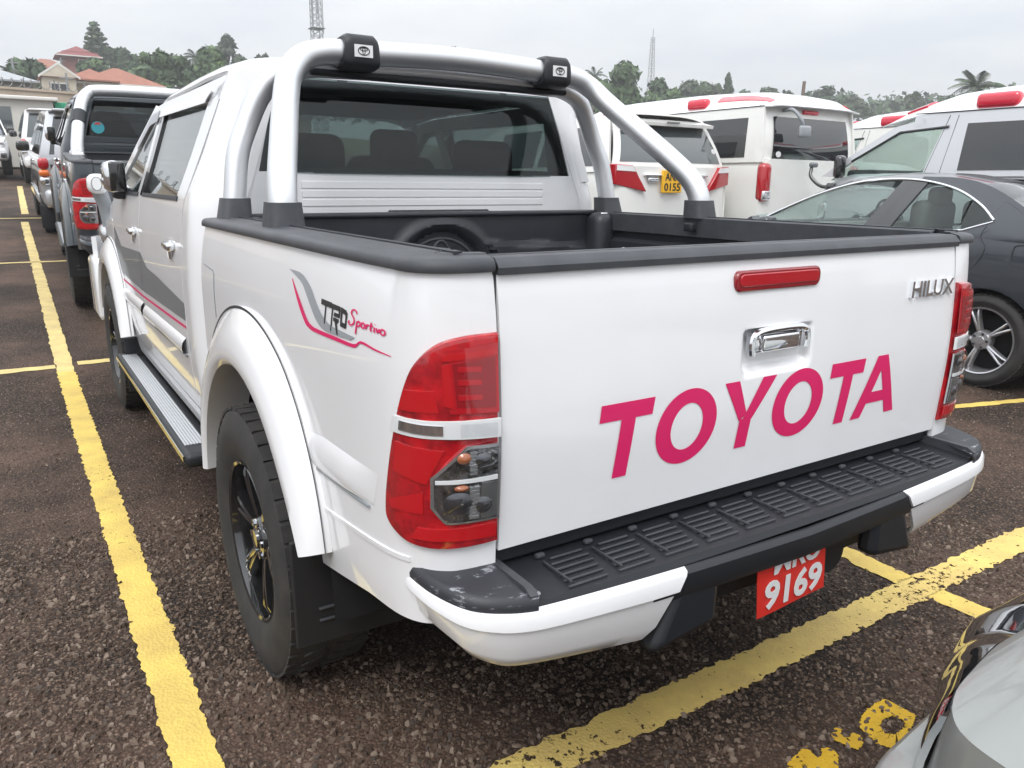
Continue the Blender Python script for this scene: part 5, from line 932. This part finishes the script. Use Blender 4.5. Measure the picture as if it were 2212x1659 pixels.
# --- silver car nosing up behind the tailgate
def nose_car():
    root = empty('parked_car', (.25, -.66, 0)); mir = mirrored(root)
    half = spl([(-.91, -2.6), (-.915, -1.6), (-.905, -.80), (-.897, -.35), (-.880, -.17), (-.85, -.10), (-.78, -.058), (-.67, -.030), (-.56, -.005), (-.45, .010), (-.25, .022), (0, .026)], 8)
    path = np.vstack([half, [(-x, y) for x, y in half[-2::-1]]]); tn = np.gradient(path, axis=0); tn /= np.linalg.norm(tn, axis=1, keepdims=True); nn = np.stack([-tn[:, 1], tn[:, 0]], 1)
    ze = lambda q: float(np.interp(abs(q[0]), [0, .25, .45, .56, .67, .78, .85, .88, .90, .916], [.70, .71, .725, .757, .78, .795, .805, .815, .86, .92]))
    lam = lambda q: float(np.interp(q[1], [-1.2, -.6, -.2], [0., .5, 1.]))
    def strip(prof, sel=lambda x, y: True, kk=(1.9, 1.15, .62, .34, .30)):
        kx = lambda q: float(np.interp(abs(q[0]), [.30, .45, .60, .75, .86], kk))*(.3+.7*lam(q))
        return [[(q[0]+n[0]*d*kx(q), q[1]+n[1]*d*kx(q), ze(q)+z if z <= 0 else z) for d, z in prof] for q, n in zip(path, nn) if sel(*q)]
    MB().slab(strip([(-.02, -.097), (.03, -.099), (.068, -.101), (.078, -.108), (.086, -.135), (.090, .55), (.088, .47), (.075, .37), (.05, .28), (.0, .22)], lambda x, y: y > -.75, (1.5, 1.0, .60, .70, .95)), .01, (0, 1, 0)).build('front_bumper', 'champagne_paint', root)
    for s_ in (-1, 1): MB().slab(strip([(.0, 0), (.02, -.03), (.05, -.10), (.06, .60), (.05, .45), (.03, .30), (0, .24)], lambda x, y: abs(x) > .80 and x*s_ > 0), .012, (s_, 0, 0)).build('fender', 'champagne_paint', root)
    MB().slab(strip([(.004, -.002), (.026, -.012), (.052, -.040), (.070, -.075), (.076, -.100)], lambda x, y: abs(x) < .812, (1.75, 1.25, .72, .40, .32)), .008, (0, 1, 0)).build('grille_trim', 'dark_chrome', root)
    P = []
    for q in half:
        zc = float(np.interp(-q[1], [-.026, 0, .05, .10, .2, .5, 1.25, 2.6], [.703, .735, .785, .812, .845, .905, .975, 1.0])); P.append([(-q[0]*t_, q[1], ze(q)+(max(zc, ze(q))-ze(q))*(1-abs(t_)**2.2)+.001) for t_ in np.sin(np.linspace(-math.pi/2, math.pi/2, 41))])
    MB().slab([r_ for r_ in P if r_[0][1] > -1.25], .01, (0, 0, 1)).build('bonnet', 'champagne_paint', root)
    st = [(-4.2, .7, .4, .95, .02), (-4.1, .84, .3, 1.0, .02), (-3.6, .89, .24, 1.0, .0), (-2.4, .90, .22, .98, 0), (-1.3, .90, .22, .955, .02), (-1.05, .88, .22, .93, .03)]
    b_ = loft_body(smooth_st(st, 3)).build('body', 'champagne_paint', root)
    gs = lambda a, c, o=0.: curved_side(a, c, .86, .62, .95, 1.45, o)
    mir(MB().slab(ruled([(-3.9, .98), (-1.35, .95)], [(-3.5, 1.40), (-2.3, 1.42), (-1.35, .97)], 20, 8, gs), .02, (-1, 0, 0)), 'side_window', 'window_grey')
    MB().slab([[(u_*.62, y, 1.42+.05*(1-u_**4)) for y in np.linspace(-3.55, -2.25, 8)] for u_ in np.linspace(-1, 1, 12)], .02, (0, 0, 1)).build('roof', 'champagne_paint', root)
    MB().slab(ruled([(-1, 0), (1, 0)], [(-1, 1), (1, 1)], 14, 6, lambda a, c: (a*(.84*(1-c)+.62*c), -1.28-.97*c-.06*abs(a)**3, .95+.48*c)), .005, (0, 1, 1)).build('windscreen', 'window_grey', root)
    MB().slab(ruled([(-1, 0), (1, 0)], [(-1, 1), (1, 1)], 10, 6, lambda a, c: (a*(.84*(1-c)+.62*c), -3.95+.45*c, 1.0+.42*c)), .005, (0, -1, 1)).build('rear_window', 'window_grey', root)
    for y in (-.86, -3.45):
        for s_ in (-1, 1): wheel(root, s_*.90, y, s_, .31, .21, 'alloy', 10)
    return tag(root, 'silver car nosing up behind the white pickup, only its front corner showing', 'car')
nose_car()
# ------------------------------------------------------------------ background
pm('leaf_a', (.070, .115, .048), .7); pm('leaf_b', (.095, .155, .055), .7); pm('leaf_c', (.050, .085, .045), .75); pm('leaf_bright', (.12, .19, .045), .7); pm('leaf_grey', (.10, .115, .085), .8)
pm('bark', (.12, .10, .085), .9); pm('wall_cream', (.56, .47, .37), .85, var=(.6, (.44, .36, .28), .9)); pm('wall_stone', (.36, .32, .28), .9, var=(1.2, (.2, .17, .14), .9)); pm('render_cream', (.66, .58, .47), .85, var=(.8, (.5, .43, .34), .8)); pm('brick_pink', (.33, .13, .12), .9, var=(2, (.26, .10, .09), .8))
pm('roof_orange', (.36, .15, .10), .8, var=(1.5, (.27, .11, .08), .9)); pm('roof_maroon', (.26, .075, .075), .8, var=(1.5, (.2, .06, .06), .9)); pm('fascia_white', (.72, .70, .66), .7); pm('house_glass', (.03, .035, .04), .2); pm('razor_wire', (.25, .25, .25), .5, metal=.7)
pm('board_green', (.03, .32, .17), .6); pm('board_yellow', (.72, .50, .03), .6); pm('kiosk_white', (.62, .60, .55), .7); pm('wood_pole', (.16, .11, .08), .9)
def leaves(g, centres, radii, n, size, mats, name, parent, shell=.55, squash=1.):
    c = np.array(centres, float); r_ = np.array(radii, float); p_ = r_**2; p_ /= p_.sum(); k = g.choice(len(c), n, p=p_)
    d = g.normal(0, 1, (n, 3)); d /= np.linalg.norm(d, axis=1, keepdims=True); d[:, 2] = np.where(d[:, 2] < -.45, -d[:, 2]*.5, d[:, 2])
    rad = r_[k]*(shell+(1-shell)*g.random(n)**.5)*g.uniform(.75, 1.22, n); P = c[k]+d*rad[:, None]*np.array([1, 1, squash])
    a = g.normal(0, 1, (n, 3)); a -= d*(a*d).sum(1)[:, None]*.6; a /= np.linalg.norm(a, axis=1, keepdims=True); b_ = np.cross(a, d+g.normal(0, .5, (n, 3))); b_ /= np.maximum(np.linalg.norm(b_, axis=1, keepdims=True), 1e-6)
    s_ = size*g.uniform(.55, 1.25, n)[:, None]; V = np.stack([P-a*s_, P+b_*s_*.55, P+a*s_, P-b_*s_*.55], 1).reshape(-1, 3); F = np.arange(4*n).reshape(-1, 4)
    me = bpy.data.meshes.new(name); me.from_pydata(V.tolist(), [], F.tolist())
    for m_ in mats: me.materials.append(M[m_])
    clump = g.integers(0, len(mats), len(c)); mi = np.where(g.random(n) < .55, clump[k], g.integers(0, len(mats), n)); me.polygons.foreach_set('material_index', mi.astype(np.int32)); me.update()
    o = bpy.data.objects.new(name, me); link(o, parent); return o
def broad_tree(px, top, bot, depth, wpx, label, seed, mats=('leaf_a', 'leaf_b', 'leaf_c'), n=2600, size=.42, lobes=9, open_=False, name='broadleaf_tree', group='trees along the skyline'):
    """tree whose crown spans wpx x (bot-top) picture units at that depth"""
    bot += 26; g = np.random.default_rng(seed); u_ = depth/FPX; c = at(px, (top+bot)/2, depth); hw, hh = wpx*u_/2, (bot-top)*u_/2; gz = T(c[0], c[1]); root = empty(name, (c[0], c[1], gz)); cz = c[2]-gz
    cs, rr = [], []
    for i in range(lobes):
        a = 2*math.pi*i/lobes+g.uniform(-.4, .4); q = g.uniform(.3, .85); zz = g.uniform(-.75, .62); cs.append((math.cos(a)*hw*q, math.sin(a)*hw*q, cz+zz*hh)); rr.append(min(hw, hh)*g.uniform(.30, .52)*(1-.2*max(0, zz)))
    cs.append((0, 0, cz+hh*.55)); rr.append(min(hw, hh)*.42); cs.append((0, 0, cz)); rr.append(min(hw, hh)*.55)
    leaves(g, cs, rr, n, size, mats, 'crown', root, .35 if open_ else .55)
    mb = MB(); base = np.array([0, 0, -.3]); fork = np.array([0, 0, max(.5, cz-hh*.7)]); mb.tube([base, (base+fork)/2+[.1, 0, 0], fork], [hw*.10+.12, hw*.08+.1, hw*.06+.08], 8)
    for c_ in cs[:7]: mb.tube([fork, (fork+np.array(c_))/2+[0, 0, .2], np.array(c_)], [hw*.05+.05, hw*.03+.04, .03], 6)
    mb.build('trunk', 'bark', root); return tag(root, label, 'tree', group)
def conifer(px, top, bot, depth, wpx, label, seed, tiers=9, group='conifers on the hill', name='norfolk_pine'):
    g = np.random.default_rng(seed); u_ = depth/FPX; ct = at(px, top, depth); cb = at(px, bot, depth); gz = T(cb[0], cb[1]); H = ct[2]-gz; root = empty(name, (cb[0], cb[1], gz)); MB().tube([(0, 0, -.3), (0, 0, H*.5), (0, 0, H)], [.35, .22, .05], 8).build('trunk', 'bark', root)
    z0 = cb[2]-gz; cs, rr = [], []
    for i in range(tiers):
        t_ = i/(tiers-1); z = z0+(H-z0)*t_; L = wpx*u_/2*(1-t_)**.75*g.uniform(.8, 1.1)+.25
        for j in range(6):
            a = 6.283*j/6+i*.5
            for q in np.linspace(.25, 1, 4): cs.append((math.cos(a)*L*q, math.sin(a)*L*q, z+.12*L*q*q)); rr.append(.30+.12*L*(1-q))
    leaves(g, cs, rr, 2600, .30, ('leaf_c', 'leaf_a', 'leaf_grey'), 'crown', root, .2, .45); return tag(root, label, 'tree', group)
def palm(px, top, depth, spread, label, seed, base_px=None, fr=17, mats=('leaf_c', 'leaf_grey', 'leaf_a'), group='palms on the skyline'):
    g = np.random.default_rng(seed); u_ = depth/FPX; c = at(px, base_px or top+spread*.55, depth); gz = T(c[0], c[1]); root = empty('palm_tree', (c[0], c[1], gz)); H = c[2]-gz; MB().tube([(0, 0, -.3), (.1, 0, H*.5), (0, 0, H)], [.26, .2, .17], 8).build('trunk', 'bark', root); L = spread*u_*.62
    for i in range(fr):
        a = 2.4*i+g.uniform(-.2, .2); el = g.uniform(-.15, 1.35); mb = MB(); C = []
        for t_ in np.linspace(0, 1, 9): C.append(np.array([math.cos(a)*L*t_*math.cos(el*.8), math.sin(a)*L*t_*math.cos(el*.8), H+L*(math.sin(el)*t_-.75*t_*t_*(1.15-el*.45))]))
        C = spl(C, 2); mb.tube(C, np.linspace(.05, .015, len(C)), 5); d = np.array([-math.sin(a), math.cos(a), 0.])
        for k in range(2, len(C)-1):
            f_ = C[k+1]-C[k-1]; f_ /= np.linalg.norm(f_)
            for s_ in (-1, 1):
                ln = L*.24*math.sin(math.pi*min(1, .15+k/len(C)*.85))+.1; tip = C[k]+d*s_*ln*.75+f_*ln*.5-np.array([0, 0, ln*.45]); wv = f_*.07*L*.35; mb.add([C[k]-wv, C[k]+wv, tip], [(0, 1, 2)])
        mb.build('frond', mats[i % len(mats)], root, smooth=False)
    return tag(root, label, 'palm tree', group)
# skyline on the left
conifer(212, 57, 140, 95, 58, 'tall tiered pine beside the maroon-roofed house', 11)
broad_tree(78, 132, 192, 68, 80, 'dense dark green tree behind the cream wall, left of the bungalow', 12, ('leaf_c', 'leaf_a', 'leaf_c'))
broad_tree(265, 104, 158, 100, 72, 'round green tree right of the tiered pine', 13, ('leaf_c', 'leaf_a', 'leaf_a'))
broad_tree(352, 112, 196, 72, 92, 'large green tree right of the bungalow', 14, ('leaf_a', 'leaf_a', 'leaf_c', 'leaf_b'), 3600)
broad_tree(398, 118, 190, 88, 60, 'green tree behind the large tree by the bungalow', 15)
broad_tree(462, 103, 170, 80, 80, 'bright green tree above the dark pickup', 16, ('leaf_bright', 'leaf_b', 'leaf_a'), 3200)
broad_tree(520, 118, 170, 95, 60, 'dull green tree just left of the white cab roof', 17, ('leaf_grey', 'leaf_a'))
broad_tree(575, 112, 160, 110, 40, 'spiky grey-green treetop above the white cab roof', 18, ('leaf_grey', 'leaf_c'), 900)
broad_tree(490, 68, 130, 100, 44, 'tall sparse tree behind the bright green tree', 19, ('leaf_grey', 'leaf_c'), 700, .5, 12, True, 'sparse_tree')
broad_tree(205, 128, 168, 84, 90, 'low green shrubby tree below the maroon-roofed house', 24, ('leaf_b', 'leaf_a'), 1800)
broad_tree(975, 100, 135, 110, 34, 'small treetop peeping over the sports bar', 25, ('leaf_grey',), 500, .45)
palm(422, 90, 86, 66, 'palm rising above the bungalow trees', 20); palm(368, 106, 92, 54, 'smaller palm behind the large tree by the bungalow', 21); palm(18, 130, 60, 50, 'small palm at the end of the cream wall', 22)
# skyline on the right
broad_tree(1345, 134, 250, 85, 120, 'big green tree left of the distant mast', 30, ('leaf_b', 'leaf_a', 'leaf_a'), 4200, .45)
palm(1285, 136, 100, 54, 'palm half hidden behind the sloping bar leg', 31)
broad_tree(1420, 168, 250, 100, 90, 'green tree below the distant mast', 32, ('leaf_a', 'leaf_b', 'leaf_c'), 3000); broad_tree(1490, 172, 250, 120, 100, 'hazy green tree left of the cypress', 33, ('leaf_grey', 'leaf_a', 'leaf_b'), 2600); broad_tree(1545, 172, 245, 130, 60, 'open-topped grey tree beside the cypress', 34, ('leaf_grey', 'leaf_a'), 1200, .45, 10, True)
g_ = np.random.default_rng(5)
def cypress(px, top, bot, depth, wpx, label):
    u_ = depth/FPX; c = at(px, bot, depth); ct = at(px, top, depth); gz = T(c[0], c[1]); root = empty('cypress_tree', (c[0], c[1], gz)); H = ct[2]-gz; z0 = c[2]-gz; n = 16; cs = [(g_.normal(0, .1), g_.normal(0, .1), z0+(H-z0)*i/n) for i in range(n)]; rr = [wpx*u_/2*math.sin(math.pi*min(.96, .25+.72*i/n))**.8+.05 for i in range(n)]; leaves(g_, cs, rr, 1500, .28, ('leaf_c', 'leaf_c', 'leaf_a'), 'crown', root, .5, 1.); MB().tube([(0, 0, -.3), (0, 0, H*.8)], [.25, .1], 7).build('trunk', 'bark', root); return tag(root, label, 'tree')
cypress(1570, 160, 228, 115, 18, 'narrow dark cypress standing above the white van roof')
for i, (px, tp, wd, op, lb) in enumerate(((1605, 193, 60, 0, 'rounded tree right of the cypress'), (1655, 182, 62, 0, 'hazy tree left of the leaning pole'), (1700, 192, 50, 1, 'thin-topped tree beside the leaning pole'), (1790, 178, 54, 1, 'tall airy tree right of the leaning pole'), (1765, 196, 80, 0, 'low bushy tree below the tall airy tree'), (1840, 205, 70, 0, 'low tree above the silver van\'s bonnet'), (1975, 192, 44, 0, 'dark treetop peeping over the silver van roof'), (2050, 203, 50, 0, 'low treetop left of the big palm'), (2180, 184, 90, 0, 'grey-green tree right of the big palm'))):
    broad_tree(px, tp, 250, 120+4*(i % 3), wd, lb, 40+i, ('leaf_grey', 'leaf_a', 'leaf_a') if not op else ('leaf_grey', 'leaf_c'), 1500 if not op else 900, .5, 9, bool(op))
palm(2110, 130, 62, 108, 'big feathery palm above the silver van roof', 60, base_px=192, fr=26)
g2 = np.random.default_rng(77); cs = []; rr = []
for px in range(560, 2500, 22):
    d = 150+g2.uniform(-10, 14); c = at(px, 232+g2.uniform(-12, 10), d); cs.append((c[0], c[1], c[2]-1)); rr.append(g2.uniform(2.4, 4.2))
wd_ = leaves(g2, cs, rr, 9000, .8, ('leaf_grey', 'leaf_a', 'leaf_c'), 'distant_wood', None, .5); tag(wd_, 'distant belt of woodland along the horizon', 'woodland', kind='stuff')
# lattice masts
def mast(px, top, bot, depth, w0, w1, label, n=14, th=.07):
    u_ = depth/FPX; c = at(px, bot, depth); gz = T(c[0], c[1]); zt = at(px, top, depth)[2]; root = empty('lattice_mast', (c[0], c[1], gz)); H = zt-gz; legs = lambda z: w0+(w1-w0)*z/H; K = [(-1, -1), (1, -1), (1, 1), (-1, 1)]
    for a, b_ in K: MB().tube([(a*legs(0)/2, b_*legs(0)/2, -.3), (a*legs(H)/2, b_*legs(H)/2, H)], th, 6).build('mast_leg', 'pole_steel', root)
    for i in range(n):
        z0, z1 = H*i/n, H*(i+1)/n; mb = MB()
        for (a, b_), (c_, d) in zip(K, K[1:]+K[:1]): mb.tube([(a*legs(z0)/2, b_*legs(z0)/2, z0), (c_*legs(z1)/2, d*legs(z1)/2, z1)], th*.5, 4).tube([(c_*legs(z0)/2, d*legs(z0)/2, z0), (a*legs(z1)/2, b_*legs(z1)/2, z1)], th*.5, 4).tube([(a*legs(z1)/2, b_*legs(z1)/2, z1), (c_*legs(z1)/2, d*legs(z1)/2, z1)], th*.5, 4)
        mb.build('mast_bracing', 'pole_steel', root)
    return root, H, legs
r1, H1, lg = mast(697, 12, 330, 95, 1.35, 1.0, '', 22, .045); tag(r1, 'steel lattice mast with aerials rising behind the left bar clamp', 'mast')
for i, (a, b_, h0, h1) in enumerate(((-1, -1, -4, 1.6), (1, -1, -4, 1.2), (0, -1, -2, 3.2), (-.4, 1, -3, 2.4), (.5, 1, -3, 2.0))): MB().tube([(a*.62, b_*.62, H1+h0), (a*.62, b_*.62, H1+h1)], .05, 6).build('aerial', 'pole_steel', r1)
MB().rbox((0, 0, H1-3.4), (1.6, 1.6, .10), .03).build('mast_platform', 'pole_steel', r1)
for a in (0, 2.1, 4.2): MB().rbox((math.cos(a)*.62, math.sin(a)*.62, H1-12), (.4, .4, .8), .18).build('dish_aerial', 'pole_steel', r1)
r2, H2, lg2 = mast(1398, 92, 330, 150, 1.7, .45, '', 18, .06); tag(r2, 'thin tapering lattice mast far behind the big tree', 'mast'); MB().tube([(0, 0, H2-1), (0, 0, H2+1.5)], .06, 6).build('aerial', 'pole_steel', r2)
def pole(px, top, bot, depth, r_, mat, label, lean=0.):
    c = at(px, bot, depth); gz = T(c[0], c[1]); zt = at(px, top, depth)[2]; root = empty('utility_pole', (c[0], c[1], gz)); MB().tube([(0, 0, -.3), (lean*.5, 0, (zt-gz)/2), (lean, 0, zt-gz)], [r_*1.2, r_*1.1, r_], 8).build('shaft', mat, root); MB().rbox((lean, 0, zt-gz-.35), (.9, .08, .08), .02).build('crossarm', mat, root) if r_ < .13 else None; return tag(root, label, 'pole', 'utility poles')
pole(1726, 178, 260, 80, .17, 'wood_pole', 'dark leaning pole above the white van', .25); pole(150, 160, 220, 55, .07, 'pole_steel', 'thin pale pole beside the bungalow gable'); pole(36, 128, 200, 62, .08, 'pole_steel', 'pole at the end of the cream wall'); pole(140, 127, 200, 90, .09, 'pole_steel', 'pole beside the maroon-roofed house')
# boundary wall with coping and razor wire
def wall_run(p0, p1, top0, top1, mat, label, name='boundary_wall'):
    a, b_ = np.array(p0, float), np.array(p1, float); root = empty(name, (*((a+b_)/2), 0)); o = (a+b_)/2; n = 24; P = []
    d = (b_-a)/np.hypot(*(b_-a)); nn = np.array([-d[1], d[0]])*.12
    for i in range(n+1):
        q = a+(b_-a)*i/n-o; zt = top0+(top1-top0)*i/n; zb = T(*(q+o))-.5; P.append([(q[0]-nn[0], q[1]-nn[1], zb), (q[0]-nn[0], q[1]-nn[1], zt), (q[0]+nn[0], q[1]+nn[1], zt), (q[0]+nn[0], q[1]+nn[1], zb)])
    MB().grid(P).build('wall_face', mat, root); cp = [[(v[0]+s_*nn[0]*1.5, v[1]+s_*nn[1]*1.5, r_[1][2]+dz) for s_, dz in ((-1, 0.001), (-1, .10), (1, .10), (1, .001))] for r_ in P for v in [((r_[1][0]+r_[2][0])/2, (r_[1][1]+r_[2][1])/2)]]; MB().grid(cp).build('coping', mat, root); return root, a-o, b_-o
wr, a, b_ = wall_run((-12, 37.5), (4.05, 40.5), 5.02, 4.95, 'wall_cream', ''); tag(wr, 'long cream boundary wall topped with coiled razor wire', 'wall')
n = 900; tt = np.linspace(0, 1, n); hx = a[None]+(b_-a)[None]*tt[:, None]; ph = tt*2*math.pi*46; MB().tube(np.stack([hx[:, 0]+.10*np.cos(ph), hx[:, 1]+.17*np.cos(ph), 5.32-.07*tt+.17*np.sin(ph)], 1), .016, 4).build('razor_wire', 'razor_wire', wr)
for i in range(14):
    q = a+(b_-a)*(i+.5)/14; MB().tube([(q[0], q[1], 5.0), (q[0], q[1], 5.5)], .025, 5).build('wire_post', 'razor_wire', wr)
wr3, a3, b3 = wall_run((-24, -13.5), (22, -14.5), 2.7, 2.7, 'wall_stone', ''); tag(wr3, 'grey wall with coiled razor wire mirrored in the rear window', 'wall')
ph = tt*2*math.pi*70; hx = a3[None]+(b3-a3)[None]*tt[:, None]; MB().tube(np.stack([hx[:, 0]+.10*np.cos(ph), hx[:, 1]+.25*np.cos(ph), 3.05+.25*np.sin(ph)], 1), .02, 4).build('razor_wire', 'razor_wire', wr3)
wr2, a, b_ = wall_run((4.15, 40.5), (13.5, 43), 4.75, 4.65, 'wall_stone', ''); tag(wr2, 'rough stone wall continuing right of a white gate pillar', 'wall')
gp = MB().rbox((4.1, 40.3, 3.6), (.42, .42, 3.6), .04).build('gate_pillar', 'fascia_white'); tag(gp, 'white square pillar joining cream wall and stone wall', 'pillar')
# kiosk with green and yellow fascia
kx, ky = -1.6, 32.; kz = T(kx, ky); kr = empty('site_kiosk', (kx, ky, kz)); MB().rbox((0, 0, 1.1), (4.2, 2.2, 2.2), .03).build('wall', 'kiosk_white', kr); MB().rbox((0, 0, 2.24), (4.5, 2.6, .12), .03).build('roof', 'fascia_white', kr)
MB().rbox((2.40, -.6, 2.02), (.5, .9, .30), .02).build('fascia_board', 'board_green', kr); MB().rbox((2.65, -.6, 1.70), (.8, .9, .28), .02).build('fascia_board', 'board_yellow', kr)
for x in (-1.2, .3): MB().rbox((x, -1.11, 1.6), (1.1, .03, .7), .01).build('window', 'window_grey', kr)
tag(kr, 'pale site kiosk with green and yellow boards below the cream wall', 'kiosk')
# houses on the hill
def hip_roof(x0, x1, y0, y1, z, h, mat, parent, name='roof', gable=False):
    c = (x0+x1)/2; m_ = (y0+y1)/2; r_ = min(x1-x0, y1-y0)/2; 
    if x1-x0 >= y1-y0: A, B = (x0+(0 if gable else r_), m_, z+h), (x1-(0 if gable else r_), m_, z+h)
    else: A, B = (c, y0+(0 if gable else r_), z+h), (c, y1-(0 if gable else r_), z+h)
    V = [(x0, y0, z), (x1, y0, z), (x1, y1, z), (x0, y1, z), A, B]; F = [(0, 1, 5, 4), (1, 2, 5), (2, 3, 4, 5), (3, 0, 4)] if x1-x0 >= y1-y0 else [(0, 1, 4), (1, 2, 5, 4), (2, 3, 5), (3, 0, 4, 5)]
    V += [(q[0], q[1], z-.12) for q in V[:4]]; F += [(0, 6, 7, 1), (1, 7, 8, 2), (2, 8, 9, 3), (3, 9, 6, 0), (6, 9, 8, 7)]
    return MB().add(V, F).build(name, mat, parent, smooth=False)
def window(parent, x, y, z, w_, h, frame='fascia_white'):
    f_ = MB().box((x, y, z), (w_+.2, .10, h+.2)).build('window', frame, parent, smooth=False); MB().box((x, y-.04, z), (w_, .08, h)).build('pane', 'house_glass', f_, smooth=False); MB().box((x, y-.075, z), (.06, .04, h)).build('glazing_bar', frame, f_, smooth=False)
c = at(215, 196, 66); zb = c[2]; h1 = empty('bungalow_house', (c[0], c[1], zb-2.4))
MB().box((0, 0, 1.1), (8.2, 5, 3.4)).build('wall', 'render_cream', h1, smooth=False); MB().box((-3.15, -2.6, 1.2), (2.3, 2.6, 3.6)).build('wall', 'render_cream', h1, smooth=False)
hip_roof(-2.0, 4.8, -3.2, 3.2, 2.75, 1.55, 'roof_orange', h1); hip_roof(-2.7, 1.2, -3.7, 1.5, 2.9, 1.0, 'roof_orange', h1)
g_r = hip_roof(-4.5, -1.8, -4.2, 2, 2.95, .95, 'roof_orange', h1, 'gable_roof', True)
MB().add([(-4.6, -4.25, 2.9), (-1.7, -4.25, 2.9), (-3.15, -4.25, 3.95), (-4.6, -4.25, 2.72), (-1.7, -4.25, 2.72), (-3.15, -4.25, 3.75)], [(0, 2, 5, 3), (2, 1, 4, 5)]).build('barge_board', 'fascia_white', h1, smooth=False); MB().add([(-4.45, -4.22, 2.86), (-1.85, -4.22, 2.86), (-3.15, -4.22, 3.86)], [(0, 1, 2)]).build('gable_wall', 'render_cream', h1, smooth=False)
MB().box((1.4, -3.22, 2.66), (6.8, .06, .16)).build('eaves_board', 'fascia_white', h1, smooth=False)
window(h1, -3.2, -3.92, 1.9, 1.1, .9); window(h1, -.9, -2.52, 1.9, .5, .6); window(h1, .45, -2.52, 1.6, .9, 1.5); window(h1, 2.1, -2.52, 1.6, 1.6, 1.3); window(h1, 3.6, -2.52, 1.8, .8, .8)
tag(h1, 'cream bungalow with orange tiled hip roofs and a white gable', 'house')
c = at(170, 145, 92); h2 = empty('hillside_house', (c[0], c[1], c[2]-2.7), scale=.84); MB().box((.2, 0, 1.9), (4.3, 4.2, 6.2)).build('wall', 'brick_pink', h2, smooth=False); hip_roof(-2.9, 2.9, -3.0, 3.0, 4.4, 1.55, 'roof_maroon', h2); window(h2, .4, -2.13, 3.5, .9, .8)
MB().box((.0, -3.02, 4.32), (5.8, .06, .16)).build('eaves_board', 'fascia_white', h2, smooth=False); tag(h2, 'tall pinkish brick house with maroon hip roof on the hill', 'house')
c = at(100, 150, 96); h3 = empty('hillside_house', (c[0], c[1], c[2]-3.)); MB().box((0, 0, 1.), (5, 4, 4.)).build('wall', 'brick_pink', h3, smooth=False); hip_roof(-3, 3, -2.5, 2.5, 3., 1.2, 'roof_orange', h3); window(h3, .5, -2.02, 1.8, .9, .8); tag(h3, 'low house with weathered orange roof left of the tall brick house', 'house')
c = at(2, 190, 58); h4 = empty('shed_building', (c[0], c[1], c[2]-2.)); MB().box((0, 0, 1.), (4, 4, 3.)).build('wall', 'bark', h4, smooth=False); hip_roof(-2.4, 2.4, -2.5, 2.5, 2.4, .9, 'decal_grey', h4); window(h4, .8, -2.02, 1.5, .7, .6); tag(h4, 'brown shed with grey roof behind the wall\'s end', 'shed')

# low vegetation along the foot of the hill and the houses
for i, (px, tp, d, wd, lb) in enumerate(((60, 150, 80, 110, 'shrubby tree left of the low hillside house'), (300, 150, 78, 70, 'leafy tree filling the gap right of the bungalow roof'), (440, 140, 70, 80, 'leafy tree just above the stone wall'), (150, 150, 100, 120, 'leafy bank below the tiered pine'))):
    broad_tree(px, tp, 205, d, wd, lb, 90+i, ('leaf_a', 'leaf_b', 'leaf_c'), 2400)
# ------------------------------------------------------------------ air
hz_ = bpy.data.materials.new('haze'); hz_.use_nodes = True; t = hz_.node_tree; t.nodes.clear(); o_ = t.nodes.new('ShaderNodeOutputMaterial'); v_ = t.nodes.new('ShaderNodeVolumePrincipled'); v_.inputs['Color'].default_value = (.97, .985, 1, 1); v_.inputs['Density'].default_value = .0019; v_.inputs['Anisotropy'].default_value = .2; t.links.new(v_.outputs[0], o_.inputs['Volume'])
hb = MB().box((60, 170, 38), (640, 560, 84)).build('haze', hz_, smooth=False); tag(hb, 'thin pale haze over the car park and hillside', 'haze', kind='stuff')
